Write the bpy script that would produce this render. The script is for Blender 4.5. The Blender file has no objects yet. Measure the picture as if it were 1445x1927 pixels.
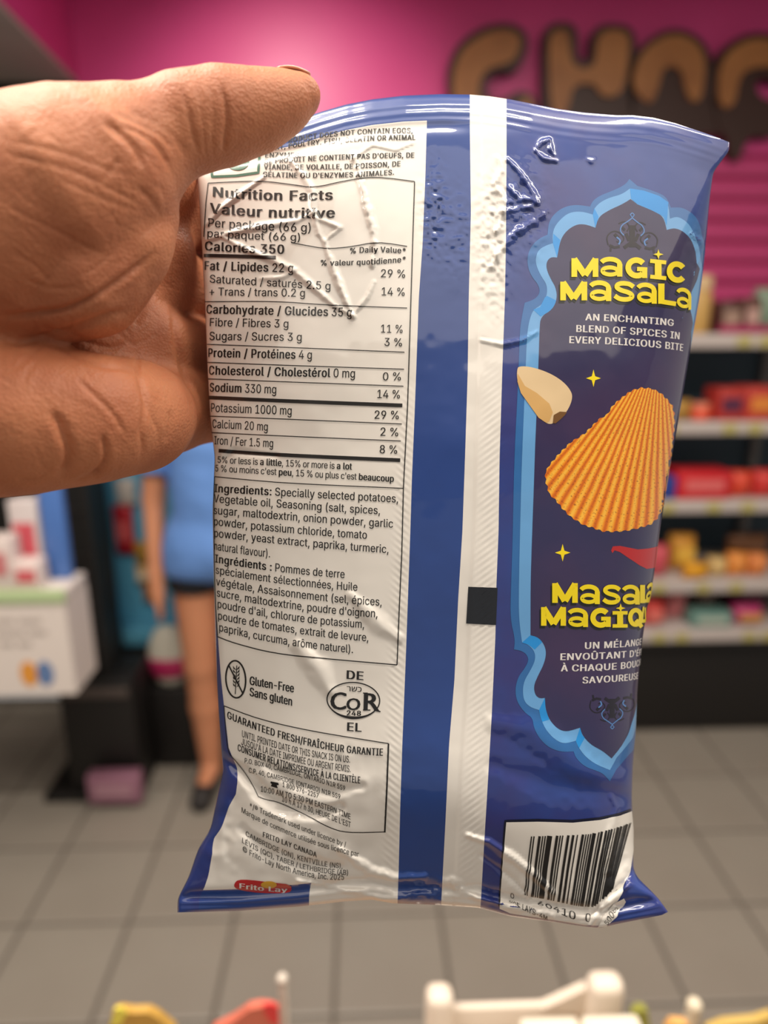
import bpy, bmesh, math, random
import numpy as np
from mathutils import Vector, Matrix
from mathutils.geometry import delaunay_2d_cdt

random.seed(7)
rng = np.random.default_rng(7)
SC = bpy.context.scene
COL = SC.collection

# ------------------------------------------------------------------ camera
W_PX, H_PX, F_PX = 1445.0, 1927.0, 1285.0
PITCH, YAW, CAM_H = math.radians(15.36), math.radians(2.05), 1.62
cam_data = bpy.data.cameras.new('camera')
cam_data.sensor_fit = 'VERTICAL'
cam_data.sensor_height = 36.0
cam_data.sensor_width = 27.0
cam_data.lens = 36.0 * F_PX / H_PX
cam_data.clip_start = 0.01
cam_data.dof.use_dof = True
cam_data.dof.focus_distance = 0.202
cam_data.dof.aperture_fstop = 5.4
cam = bpy.data.objects.new('camera', cam_data)
COL.objects.link(cam)
cam.location = (0, 0, CAM_H)
cam.rotation_euler = (math.pi / 2 - PITCH, 0, -YAW)
SC.camera = cam
FW = np.array([math.sin(YAW) * math.cos(PITCH), math.cos(YAW) * math.cos(PITCH), -math.sin(PITCH)])
RT = np.array([math.cos(YAW), -math.sin(YAW), 0.0])
UP = np.cross(RT, FW)
C0 = np.array([0, 0, CAM_H])

# ------------------------------------------------------------------ world, lights, exposure
SC.view_settings.view_transform = 'Standard'
SC.view_settings.look = 'None'
SC.view_settings.gamma = 1.0
SC.view_settings.use_curve_mapping = False
SC.view_settings.exposure = -0.42
world = bpy.data.worlds.new('store_ambient')
SC.world = world
world.use_nodes = True
world.node_tree.nodes['Background'].inputs[0].default_value = (1.0, 0.94, 0.88, 1)
world.node_tree.nodes['Background'].inputs[1].default_value = 0.44

def area(name, loc, sx, sy, power, col=(1.0, 0.86, 0.68), rot=(0, 0, 0)):
    l = bpy.data.lights.new(name, 'AREA')
    l.shape = 'RECTANGLE'; l.size = sx; l.size_y = sy
    l.energy = power; l.color = col
    o = bpy.data.objects.new(name, l); COL.objects.link(o)
    o.location = loc; o.rotation_euler = rot
    return o
CEIL = 2.80
WARM = (1.0, 0.90, 0.78)
for x in (-2.1, -.75, .6, 1.95):
    for y, w in ((.14, 22),):
        area('ceiling_lamp', (x, y, CEIL - .03), 1.2, .09, w, WARM)
area('ceiling_lamp', (-.55, .55, CEIL - .03), .8, .4, 32, WARM)
area('ceiling_lamp', (.95, 1.15, CEIL - .03), .9, .4, 20, WARM)
area('ceiling_lamp', (-.75, 1.35, CEIL - .03), .7, .3, 10, WARM)
area('added_fill_panel', (.15, -.95, CEIL - .03), 3.2, 1.15, 27, WARM)  # added overhead fill, no known fixture: brightens bag front, gives its upper haze
def spot(name, loc, tgt, power, angle, blend=.6, col=WARM, size=.05):
    l = bpy.data.lights.new(name, 'SPOT')
    l.energy = power; l.spot_size = math.radians(angle); l.spot_blend = blend; l.color = col
    l.shadow_soft_size = size
    o = bpy.data.objects.new(name, l); COL.objects.link(o)
    o.location = loc
    o.rotation_euler = (Vector(tgt) - Vector(loc)).to_track_quat('-Z', 'Y').to_euler()
    return o
spot('track_lamp', (-0.30, 1.80, CEIL - .06), (-0.22, 2.8, 2.10), 52, 84, 1.0)

# ------------------------------------------------------------------ helpers
def P(px, py, d):
    """camera pixel + depth along the optical axis -> world point(s)"""
    px = np.asarray(px, float); py = np.asarray(py, float); d = np.asarray(d, float)
    x = (px - W_PX / 2) / F_PX * d; y = -(py - H_PX / 2) / F_PX * d
    return C0 + x[..., None] * RT + y[..., None] * UP + d[..., None] * FW
def ray(px, py):
    return FW + (px - W_PX / 2) / F_PX * RT - (py - H_PX / 2) / F_PX * UP
def PY(px, py, Y):
    r = ray(px, py); return C0 + r * (Y / r[1])
def to_px(w):
    v = np.asarray(w) - C0
    d = v @ FW
    return W_PX / 2 + (v @ RT) / d * F_PX, H_PX / 2 - (v @ UP) / d * F_PX, d

def s2l(c):
    c = np.array(c, float) / 255.0
    return tuple(np.where(c <= .04045, c / 12.92, ((c + .055) / 1.055) ** 2.4))
MATS = {}
def mat(name, rgb, rough=.5, coat=0, coat_rough=.1, metal=0, sss=0, noise=None, bump=None, spec=.5, sheen=0):
    """rgb in 0-255 sRGB.  noise=(scale, rgb2, low, high); bump=(scale, strength, dist)"""
    if name in MATS: return MATS[name]
    m = bpy.data.materials.new(name); m.use_nodes = True
    nt = m.node_tree; b = nt.nodes['Principled BSDF']
    lin = s2l(rgb)
    b.inputs['Base Color'].default_value = (*lin, 1)
    m.diffuse_color = (*lin, 1)
    b.inputs['Roughness'].default_value = rough
    b.inputs['Metallic'].default_value = metal
    b.inputs['Specular IOR Level'].default_value = spec
    b.inputs['Coat Weight'].default_value = coat
    b.inputs['Coat Roughness'].default_value = coat_rough
    if sss:
        b.inputs['Subsurface Weight'].default_value = sss
        b.inputs['Subsurface Radius'].default_value = (1.0, .35, .2)
        b.inputs['Subsurface Scale'].default_value = .004
    tc = None
    if noise or bump:
        tc = nt.nodes.new('ShaderNodeTexCoord')
    if noise:
        n = nt.nodes.new('ShaderNodeTexNoise'); n.inputs['Scale'].default_value = noise[0]
        n.inputs['Detail'].default_value = 5
        nt.links.new(tc.outputs['Object'], n.inputs['Vector'])
        r = nt.nodes.new('ShaderNodeValToRGB')
        r.color_ramp.elements[0].position = noise[2]; r.color_ramp.elements[1].position = noise[3]
        r.color_ramp.elements[0].color = (*lin, 1); r.color_ramp.elements[1].color = (*s2l(noise[1]), 1)
        nt.links.new(n.outputs['Fac'], r.inputs['Fac'])
        nt.links.new(r.outputs['Color'], b.inputs['Base Color'])
    if bump:
        n = nt.nodes.new('ShaderNodeTexNoise'); n.inputs['Scale'].default_value = bump[0]
        n.inputs['Detail'].default_value = 4
        nt.links.new(tc.outputs['Object'], n.inputs['Vector'])
        bp = nt.nodes.new('ShaderNodeBump'); bp.inputs['Strength'].default_value = bump[1]
        bp.inputs['Distance'].default_value = bump[2]
        nt.links.new(n.outputs['Fac'], bp.inputs['Height'])
        nt.links.new(bp.outputs['Normal'], b.inputs['Normal'])
    MATS[name] = m
    return m

def mesh_obj(name, verts, faces, material, parent=None, smooth=False):
    me = bpy.data.meshes.new(name)
    me.from_pydata([tuple(map(float, v)) for v in verts], [], [tuple(map(int, f)) for f in faces])
    me.update()
    if material is not None: me.materials.append(material)
    if smooth: me.polygons.foreach_set('use_smooth', [True] * len(me.polygons))
    o = bpy.data.objects.new(name, me); COL.objects.link(o)
    if parent is not None: o.parent = parent
    return o
def empty(name, label=None, cat=None, group=None):
    o = bpy.data.objects.new(name, None); COL.objects.link(o)
    o.empty_display_size = .02
    return tag(o, label, cat, group)
def tag(o, label=None, cat=None, group=None, kind=None):
    if label: o['label'] = label
    if cat: o['category'] = cat
    if group: o['group'] = group
    if kind: o['kind'] = kind
    return o
class MB:
    def __init__(s): s.v = []; s.f = []
    def add(s, v, f):
        n = len(s.v); s.v += [tuple(map(float, q)) for q in v]; s.f += [tuple(i + n for i in q) for q in f]
    def box(s, x0, x1, y0, y1, z0, z1):
        v = [(x, y, z) for z in (z0, z1) for y in (y0, y1) for x in (x0, x1)]
        s.add(v, [(0, 2, 3, 1), (4, 5, 7, 6), (0, 1, 5, 4), (2, 6, 7, 3), (0, 4, 6, 2), (1, 3, 7, 5)])
        return s
    def build(s, name, material, parent=None, bevel=0, seg=2, smooth=False):
        o = mesh_obj(name, s.v, s.f, material, parent, smooth)
        if bevel:
            bm = bmesh.new(); bm.from_mesh(o.data)
            bmesh.ops.bevel(bm, geom=bm.edges[:], offset=bevel, segments=seg, affect='EDGES', profile=.5)
            for f in bm.faces: f.smooth = True
            bm.to_mesh(o.data); bm.free()
        return o
# ================================================================== the room
YW = 2.80          # back wall
M_PINK = mat('pink_paint', (224, 74, 148), rough=.42, noise=(3, (218, 70, 142), .3, .7))
M_PINKS = mat('pink_slat', (206, 72, 130), rough=.4)
M_GREY = mat('soffit_grey', (206, 196, 186), rough=.8, noise=(5, (196, 186, 176), .3, .7))
M_DARK = mat('dark_recess', (26, 24, 24), rough=.7)
XL = -1.135        # face of the left bulkhead
o = MB().box(PY(146, 150, YW)[0] - .01, 3.4, YW, YW + .1, 2.16, CEIL).build('wall_back', M_PINK); tag(o, 'pink painted fascia wall behind the chocolate lettering', kind='structure')
o = MB().box(-3.2, 3.4, YW + .02, YW + .1, 0, CEIL - .01).build('wall_back_lower', M_DARK); tag(o, 'dark wall behind the shelving', kind='structure')
pA = PY(146, 150, YW); r_ = ray(4, 4); pB = C0 + r_ * ((pA[2] - CAM_H) / r_[2]); dAB = pB - pA
pC = pA + dAB * ((1.0 - pA[1]) / dAB[1]); zb_ = pA[2]
bk = MB(); q = [(pA[0], pA[1]), (pC[0], pC[1]), (-3.19, pC[1]), (-3.19, YW - .001)]
bk.add([(x, y, z) for z in (zb_, CEIL - .001) for x, y in q], [(0, 1, 2, 3), (7, 6, 5, 4)] + [(i, 4 + i, 4 + (i + 1) % 4, (i + 1) % 4) for i in range(4)])
o = bk.build('trim_1', M_PINK)
tag(o, 'pink bulkhead over the left side of the shop', kind='structure')
sf = MB(); sf.add([(x - .004, y, z) for z in (zb_ - .012, zb_ - .0005) for x, y in q], [(0, 1, 2, 3), (7, 6, 5, 4)] + [(i, 4 + i, 4 + (i + 1) % 4, (i + 1) % 4) for i in range(4)])
sf.build('soffit', M_GREY, o)
o = MB().box(-3.3, -3.2, -4, YW + .1, 0, CEIL).build('wall_left', mat('wall_beige', (150, 140, 130), rough=.8)); tag(o, 'plain wall on the left of the shop', kind='structure')
o = MB().box(-3.3, 3.5, -4.2, YW + .1, CEIL, CEIL + .08).build('ceiling', mat('ceiling_white', (178, 168, 158), rough=.85)); tag(o, 'off-white shop ceiling', kind='structure')
# floor: grout bed with single tiles where they show, further tiles joined
TS = .2925; GR = .011
M_GROUT = mat('grout', (106, 99, 91), rough=.9)
def floor_mat():
    m = mat('floor_tile', (154, 147, 137), rough=.36, noise=(2.2, (146, 138, 128), .3, .7), bump=(40, .03, .002))
    return m
M_TILE = floor_mat()
fl = MB().box(-3.2, 3.4, -4, YW, -.04, -.004).build('floor', M_GROUT); tag(fl, 'taupe square floor tiles with darker grout', kind='structure')
x_ref = PY(632, 1800, 1.0)
# a joint passes under pixel (632, 1800)
r_ = ray(632, 1800); fp = C0 + r_ * (CAM_H / -r_[2]); X0 = fp[0] - YAW * 0
r_ = ray(722, 1720); fq = C0 + r_ * (CAM_H / -r_[2]); Y0 = fq[1]
h = TS / 2 - GR / 2; c_ = .004
tv = [(-h, -h, -.01), (h, -h, -.01), (h, h, -.01), (-h, h, -.01), (-h, -h, -.002), (h, -h, -.002), (h, h, -.002), (-h, h, -.002),
      (-h + c_, -h + c_, 0), (h - c_, -h + c_, 0), (h - c_, h - c_, 0), (-h + c_, h - c_, 0)]
tf = [(8, 9, 10, 11)] + [(a, (a + 1) % 4, 4 + (a + 1) % 4, 4 + a) for a in range(4)] + [(4 + a, 4 + (a + 1) % 4, 8 + (a + 1) % 4, 8 + a) for a in range(4)]
tile_me = None; rest = MB()
for j in range(-8, 8):
    for i in range(-9, 10):
        x = X0 + (i + .5) * TS; y = Y0 + (j + .5) * TS
        if y > YW or y < -2.2: continue
        px, py, d = to_px(np.array([x, y, 0.]))
        if d > 0 and -120 < px < 1565 and 1150 < py < 2050:
            if tile_me is None:
                t = mesh_obj('floor_tile', tv, tf, M_TILE, fl); tile_me = t.data
            else:
                t = bpy.data.objects.new('floor_tile', tile_me); COL.objects.link(t); t.parent = fl
            t.location = (x, y, 0)
        else:
            rest.add([(a + x, b + y, c) for a, b, c in tv], tf)
ro = rest.build('floor_tiles_around', M_TILE, fl); tag(ro, kind='stuff')

# pink slatwall above the shelves: boards with recessed grooves
sl = empty('trim_2'); tag(sl, 'pink slatwall boards above the shelves', kind='structure')
zs = 1.55; k = 0
board = None
while zs < 2.235:
    z1 = min(zs + .072, 2.235)
    b_ = MB().box(.05, 2.6, YW - .022, YW + .019, zs + .004, z1 - .004)
    b_.build('slat_board', M_PINKS, sl, bevel=.004, seg=1)
    zs += .076
MB().box(.05, 2.6, YW - .004, YW + .0195, 1.545, 2.236).build('slat_backing', mat('pink_groove', (172, 56, 98), rough=.6), sl)

# ------------------------------------------------------------------ long shelving unit
YS = 2.39
xs_of = lambda px, py=1000, Y=YS: PY(px, py, Y)[0]
M_TEAL = mat('teal_panel', (92, 164, 194), rough=.5)
M_BLK = mat('black_base', (24, 21, 20), rough=.55)
M_SHELF = mat('shelf_white', (196, 186, 182), rough=.4)
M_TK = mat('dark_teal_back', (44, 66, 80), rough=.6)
SH = empty('shelving_unit', 'long shop shelving unit with white shelf edges, teal panels and black base', 'shelving')
xa, xb, xm = xs_of(196, 1150), 2.6, .10
MB().box(xa, xm, YS + .12, YS + .15, .44, 1.75).build('back_panel', M_TEAL, SH)
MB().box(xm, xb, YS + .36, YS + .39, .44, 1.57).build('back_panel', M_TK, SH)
MB().box(xa, xb, YS + .06, YS + .38, 0, .40).build('base_plinth', M_BLK, SH, bevel=.005)
MB().box(xa, xm, YS, YS + .12, .445, .50).build('deck', M_TEAL, SH, bevel=.004)
MB().box(xa, xa + .02, YS, YS + .12, .50, 1.75).build('side_panel', M_TEAL, SH)
MB().box(xa - .02, xb, YS, YS + .38, .405, .443).build('base_shelf', mat('base_shelf', (30, 28, 28), rough=.5), SH)
SHELF_Z = [1.586, 1.285, .995, .68, .475]
for z in SHELF_Z:
    s_ = MB().box(xm, xb, YS, YS + .37, z - .018, z - .004).build('shelf', M_SHELF, SH, bevel=.002)
    MB().box(xm, xb, YS - .012, YS + .001, z - .045, z + .004).build('price_rail', M_SHELF, s_, bevel=.003)
    for q in range(7):
        x = .75 + .17 * q + .05 * math.sin(q * 9 + z * 20)
        MB().box(x, x + .05, YS - .015, YS - .0125, z - .040, z - .006).build('price_ticket', mat('ticket_yellow', (186, 176, 110), rough=.6), s_)
for px in (1160, 1490):
    x = xs_of(px); MB().box(x, x + .03, YS + .33, YS + .372, .44, 1.57).build('upright', mat('upright_grey', (120, 118, 116), rough=.5), SH)
# ================================================================== the snack bag
def curve(pts, k):
    a = np.array(pts, float); return (lambda t: np.interp(t, a[:, k], a[:, 1 - k]))
TOPC = [(340, 268), (400, 258), (480, 242), (560, 225), (605, 210), (650, 197), (700, 187), (760, 180), (830, 177), (885, 178),
        (920, 181), (960, 187), (1000, 195), (1050, 205), (1100, 212), (1160, 217), (1190, 217), (1230, 222), (1270, 232),
        (1310, 245), (1345, 257), (1373, 268), (1400, 280)]
BOTC = [(320, 1717), (334, 1717), (450, 1714), (560, 1706), (650, 1696), (700, 1693), (740, 1700), (830, 1703), (900, 1708),
        (960, 1724), (1040, 1735), (1110, 1745), (1130, 1746), (1160, 1739), (1245, 1722), (1257, 1716), (1300, 1705)]
topf = curve(TOPC, 0); botf = curve(BOTC, 0)
def b_of(px, py): return (py - topf(px)) / (botf(px) - topf(px))
def edge(pts):
    a = np.array(pts, float); b = b_of(a[:, 0], a[:, 1]); o = np.argsort(b)
    bb, xx = b[o], a[o, 0]
    g = np.linspace(0, 1, 400); v = np.interp(g, bb, xx)
    k = np.array([1, 2, 3, 4, 3, 2, 1.]); k /= k.sum()
    v[4:-4] = np.convolve(v, k, 'same')[4:-4]
    return lambda b: np.interp(b, g, v)
LEFT = [(392, 262), (380, 300), (372, 330), (376, 400), (379, 450), (385, 560), (390, 690), (395, 780), (401, 835), (404, 860),
        (400, 960), (402, 1080), (405, 1180), (408, 1280), (412, 1350), (417, 1420), (420, 1450), (409, 1500), (396, 1560),
        (376, 1592), (370, 1605), (355, 1650), (340, 1680), (334, 1692), (334, 1717)]
RIGHT = [(1373, 268), (1372, 285), (1360, 300), (1342, 325), (1336, 370), (1330, 440), (1324, 500), (1316, 560), (1300, 650),
         (1285, 740), (1271, 820), (1256, 900), (1241, 1000), (1229, 1090), (1216, 1150), (1206, 1220), (1199, 1300),
         (1196, 1380), (1191, 1440), (1189, 1500), (1191, 1560), (1192, 1635), (1200, 1652), (1225, 1676), (1243, 1695), (1257, 1716)]
E1 = [(804, 180), (803, 236), (800, 340), (795, 460), (788, 560), (783, 700), (780, 780), (775, 900), (772, 1000), (767, 1140), (763, 1250),
      (757, 1400), (753, 1520), (750, 1640), (748, 1697)]
E2 = [(884, 178), (884, 240), (886, 400), (882, 560), (880, 700), (875, 860), (870, 1000), (862, 1130), (855, 1280), (845, 1400), (838, 1550), (830, 1703)]
E3 = [(953, 188), (953, 300), (952, 450), (950, 560), (945, 700), (940, 860), (938, 1000), (934, 1100), (932, 1200), (925, 1350), (918, 1470),
      (912, 1570), (904, 1708)]
E0OFF = [(0, -5), (.55, -5), (.62, 1), (.68, 6), (.74, 11), (.79, 14), (.815, 26), (.835, 32), (.85, 34), (.865, 26), (.885, 22), (.905, 18),
         (.925, 30), (.95, 36), (.968, 40), (.985, 40), (1, 40)]
Lf, Rf, e1, e2, e3 = edge(LEFT), edge(RIGHT), edge(E1), edge(E2), edge(E3)
e0o = np.array(E0OFF)
def e0(b): return Lf(b) + np.interp(b, e0o[:, 0], e0o[:, 1])
def sst(x): x = np.clip(x, 0, 1); return x * x * (3 - 2 * x)
def rl(b): return 3 + 13 * sst(b / .10) * sst((1 - b) / .10)
def rr(b): return 4 + 72 * sst((b - .02) / .2) * sst((1 - b) / .12)
HP = math.pi / 2
def Umin(b): return Lf(b) + rl(b) - rl(b) * HP
def Umax(b): return Rf(b) - rr(b) + rr(b) * HP
def px_of_U(U, b):
    L, R, l, r = Lf(b), Rf(b), rl(b), rr(b)
    th = np.clip((U - (R - r)) / r, 0, HP); tl = np.clip(((L + l) - U) / l, 0, HP)
    px = np.where(U > R - r, R - r + r * np.sin(th), np.where(U < L + l, L + l - l * np.sin(tl), U))
    extra = np.where(U > R - r, r * (1 - np.cos(th)), 0) + np.where(U < L + l, l * (1 - np.cos(tl)), 0)
    return px, extra
def U_of_px(px, py):
    b = np.clip(b_of(px, py), 0, 1)
    L, R, l, r = Lf(b), Rf(b), rl(b), rr(b)
    sr = np.clip((px - (R - r)) / r, 0, 1); sl = np.clip(((L + l) - px) / l, 0, 1)
    U = np.where(px > R - r, R - r + r * np.arcsin(sr), np.where(px < L + l, L + l - l * np.arcsin(sl), px))
    return np.where(px > R, R - r + r * HP + (px - R), U)

# --- relief of the film: ridges and folds as they run over the bag, heights in mm
def vnoise(x, y, seed=0):
    """smooth value noise"""
    r = np.random.default_rng(seed).random((64, 64))
    xi = np.floor(x).astype(int); yi = np.floor(y).astype(int); fx = x - xi; fy = y - yi
    fx = fx * fx * (3 - 2 * fx); fy = fy * fy * (3 - 2 * fy)
    g = lambda i, j: r[i % 64, j % 64]
    return (g(xi, yi) * (1 - fx) + g(xi + 1, yi) * fx) * (1 - fy) + (g(xi, yi + 1) * (1 - fx) + g(xi + 1, yi + 1) * fx) * fy - .5
def seg_dist(x, y, pts):
    """distance to a polyline, arc fraction 0..1 and signed side"""
    p = np.array(pts, float); best = np.full(x.shape, 1e9); tt = np.zeros(x.shape); sd = np.zeros(x.shape)
    ln = np.hypot(*(p[1:] - p[:-1]).T); cum = np.concatenate([[0], np.cumsum(ln)]) / ln.sum()
    for i in range(len(p) - 1):
        d = p[i + 1] - p[i]; q = d @ d
        t = np.clip(((x - p[i, 0]) * d[0] + (y - p[i, 1]) * d[1]) / q, 0, 1)
        ex = x - (p[i, 0] + t * d[0]); ey = y - (p[i, 1] + t * d[1]); e = np.hypot(ex, ey)
        m = e < best
        best = np.where(m, e, best); tt = np.where(m, cum[i] + t * (cum[i + 1] - cum[i]), tt)
        sd = np.where(m, np.sign(d[0] * ey - d[1] * ex), sd)
    return best, tt, sd
CREASES = [  # points, half width px, height mm (+ towards the eye), crinkle mm
    ([(497, 333), (455, 362), (415, 392), (386, 425), (384, 446)], 7, .50, .05),
    ([(384, 452), (440, 436), (500, 424), (560, 415), (592, 398)], 8, .55, .06),
    ([(548, 305), (572, 332), (588, 362), (586, 390), (592, 412), (600, 440), (612, 455)], 8, .60, .12),
    ([(592, 408), (640, 428), (612, 452)], 6, .4, .05),
    ([(665, 290), (674, 320), (682, 352), (690, 390), (702, 430), (706, 470), (700, 500)], 11, .65, .16),
    ([(660, 302), (700, 272), (745, 282), (780, 268)], 5, .4, .05),
    ([(612, 458), (622, 490), (636, 530), (655, 575), (664, 596)], 10, .65, .14),
    ([(664, 592), (690, 560), (704, 530)], 6, .45, .05),
    ([(420, 446), (460, 468), (505, 486), (550, 506), (590, 540), (630, 575), (664, 594)], 9, .60, .10),
    ([(490, 524), (530, 522), (560, 505)], 6, .45, .05),
    # white stripe and blue panel, upper part
    ([(938, 298), (944, 322), (930, 345), (950, 380), (942, 420), (930, 440)], 8, .55, .16),
    ([(955, 300), (985, 330), (1010, 378), (975, 372), (958, 350)], 10, .60, .18),
    ([(925, 400), (960, 394), (1000, 388), (1010, 382)], 8, .55, .14),
    ([(1030, 398), (1000, 420), (968, 440), (940, 470), (925, 500)], 10, .60, .18),
    ([(1008, 282), (1018, 268), (1034, 262)], 8, .6, .1),
    ([(1034, 262), (1036, 280), (1042, 292)], 8, .6, .1),
    ([(1008, 284), (1024, 298), (1048, 303)], 8, .6, .1),
    ([(1105, 300), (1113, 304), (1118, 300)], 8, .5, .05),
    ([(905, 640), (945, 648), (985, 640), (1010, 625)], 7, .45, .05),
    ([(1300, 440), (1318, 452), (1330, 470)], 8, .5, .08),
    ([(1322, 470), (1304, 520), (1292, 570), (1282, 600)], 5, .35, .02),
    # left edge, under the hand
    ([(397, 800), (404, 850), (414, 870), (440, 850), (520, 858)], 10, -.5, .03),
    # lower left, over the chips
    ([(420, 1428), (455, 1452), (490, 1490), (540, 1520), (600, 1530), (640, 1520)], 26, -1.6, .0),
    ([(500, 1440), (560, 1475), (620, 1490), (680, 1480)], 22, -.9, .0),
    ([(560, 1216), (600, 1262), (620, 1300)], 30, .7, .0),
    ([(660, 1120), (720, 1180), (750, 1200)], 26, .6, .0),
    ([(455, 1560), (500, 1600), (560, 1625), (640, 1630)], 26, -.9, .05),
    ([(640, 1600), (700, 1640), (740, 1655), (800, 1650)], 18, .9, .10),
    ([(560, 1658), (640, 1672), (720, 1690), (830, 1692)], 9, .8, .16),
    ([(740, 1690), (800, 1682), (850, 1668), (900, 1690), (960, 1705), (1040, 1722)], 10, .8, .14),
    ([(880, 1572), (920, 1585), (970, 1618), (1010, 1650), (1040, 1680)], 12, .9, .03),
    ([(905, 1610), (960, 1650), (1000, 1690)], 10, -.6, .03),
    ([(900, 1690), (850, 1660), (800, 1668)], 14, .7, .12),
    ([(1110, 1742), (1125, 1715), (1150, 1690), (1180, 1668)], 10, 1.0, .05),
    ([(1150, 1500), (1160, 1520), (1150, 1560), (1140, 1640)], 12, .5, .05),
    ([(1188, 1640), (1165, 1672), (1135, 1700)], 10, -.9, .0),
    # broad soft folds of the blue panel
    ([(930, 1360), (1000, 1376), (1100, 1450), (1180, 1470)], 46, .7, .0),
    ([(930, 1440), (1040, 1480), (1180, 1500)], 40, -.6, .0),
]
def relief(px, py, b):
    D = np.zeros(px.shape)
    for pts, w, h, cr in CREASES:
        p = np.array(pts, float)
        m = (px > p[:, 0].min() - 2 * w) & (px < p[:, 0].max() + 2 * w) & (py > p[:, 1].min() - 2 * w) & (py < p[:, 1].max() + 2 * w)
        if not m.any(): continue
        d, t, s = seg_dist(px[m], py[m], pts)
        ww = w * (.45 + .55 * np.sin(np.pi * np.clip(t, .08, .92)))
        ww = ww * (1 + .35 * vnoise(px[m] / 14, py[m] / 14, 5))
        q = np.clip(1 - d / ww, 0, 1)
        prof = q if w < 15 else q * q * (3 - 2 * q)
        vert = abs(p[-1, 1] - p[0, 1]) / max(np.hypot(*(p[-1] - p[0])), 1e-6)
        k = (1.1 + .7 * vert) * h * prof * (.5 + .5 * np.sin(np.pi * np.clip(t, .1, .9)))
        if cr: k = k + cr * 3.0 * (vnoise(px[m] / 7, py[m] / 7, 3) + .6 * vnoise(px[m] / 4, py[m] / 4, 4)) * sst(q * 2)
        D[m] += k
    # gentle unevenness of the film
    D += .55 * vnoise(px / 120, py / 120, 11) + .20 * vnoise(px / 45, py / 52, 12) + .05 * vnoise(px / 18, py / 20, 13)
    # crumpled patches
    def patch(cx, cy, rx, ry, amp, sc, seed):
        g = np.exp(-((px - cx) / rx) ** 2 - ((py - cy) / ry) ** 2)
        return g * amp * (vnoise(px / sc, py / sc, seed) + .5 * vnoise(px / (sc * .5), py / (sc * .5), seed + 1))
    D += patch(815, 400, 20, 75, 1.0, 7, 21) + patch(860, 440, 25, 70, .5, 8, 23) + patch(930, 440, 30, 110, .9, 9, 25)
    D += patch(985, 400, 40, 70, .9, 10, 27) + patch(1320, 470, 22, 60, .6, 12, 29)
    D += patch(800, 1680, 90, 26, .9, 13, 31) + patch(1000, 1690, 80, 34, .7, 16, 33) + patch(560, 1600, 120, 70, 1.2, 34, 35)
    D += patch(420, 1560, 40, 90, 1.3, 26, 37) + patch(660, 1450, 90, 60, .8, 32, 39) + patch(1180, 1640, 40, 50, 1.0, 16, 41)
    # fin seam down the white stripe, with its herringbone gather lower down
    xs = (e2(b) + .34 * (e3(b) - e2(b)))
    D += .35 * sst((px - xs + 5) / 7) * sst((e3(b) + 40 - px) / 60)
    hb = sst((py - 640) / 240) * sst((1680 - py) / 60)
    D += .10 * hb * np.exp(-((px - xs - 26) / 18) ** 2) * np.sin((py + .8 * (px - xs)) / 2.1)
    xe = e1(b) - 16
    D += .07 * hb * np.exp(-((px - xe) / 13) ** 2) * np.sin((py - .8 * (px - xe)) / 2.1)
    # crimped seals
    D += .09 * sst((.040 - b) / .008) * np.sin(b * 1530 / 2.4) * (px < 1000) + .035 * sst((.040 - b) / .008) * np.sin(b * 1530 / 2.4) * (px >= 1000)
    D += -1.0 * np.exp(-((b - .040) / .006) ** 2) * sst((900 - px) / 60) * .5
    D += .14 * sst((b - .982) / .005) * np.sin(b * 1530 / 2.0) - 1.6 * np.exp(-((b - .979) / .006) ** 2)
    return D
def front_depth(px, b):
    L, R = Lf(b), Rf(b); w = np.clip((px - L) / (R - L), 0, 1)
    lift = .0125 * (np.sin(np.pi * np.clip(b, 0, 1) ** .92)) ** .42
    lift = lift + .004 * np.exp(-((b - .86) / .09) ** 2)
    return .2135 - lift * (1 - np.abs(2 * w - 1) ** 2.6) - .0015 * np.sin(np.pi * b)
MPP = .2 / F_PX
NB = 500
SEG = (8, 128, 28, 24, 128)          # columns between the printed stripes
NC = sum(SEG)
bv = np.linspace(0, 1, NB + 1)
BND = np.stack([Umin(bv), e0(bv), e1(bv), e2(bv), e3(bv), Umax(bv)], 1)
BND[:, 1] = np.maximum(BND[:, 1], BND[:, 0] + 2)
GU = np.concatenate([np.linspace(BND[:, k], BND[:, k + 1], n, endpoint=False).T for k, n in enumerate(SEG)] + [BND[:, 5:6]], 1)
GB = np.repeat(bv[:, None], NC + 1, 1)
GPX, GEX = px_of_U(GU, GB)
GPY = topf(GPX) + (botf(GPX) - topf(GPX)) * GB
fade_edge = sst((GU - BND[:, :1]) / 30) * sst((BND[:, 5:] - GU) / 50)
GD = front_depth(GPX, GB) + GEX * MPP - relief(GPX, GPY, GB) * .001 * (.25 + .75 * fade_edge)
GP = P(GPX, GPY, GD)
du = np.gradient(GP, axis=1); dv = np.gradient(GP, axis=0)
GN = np.cross(dv, du); GN /= np.linalg.norm(GN, axis=-1, keepdims=True)
if (GN[NB // 2, NC // 2] @ FW) > 0: GN = -GN
CUM = np.concatenate([[0], np.cumsum(SEG)]).astype(float)
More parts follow.
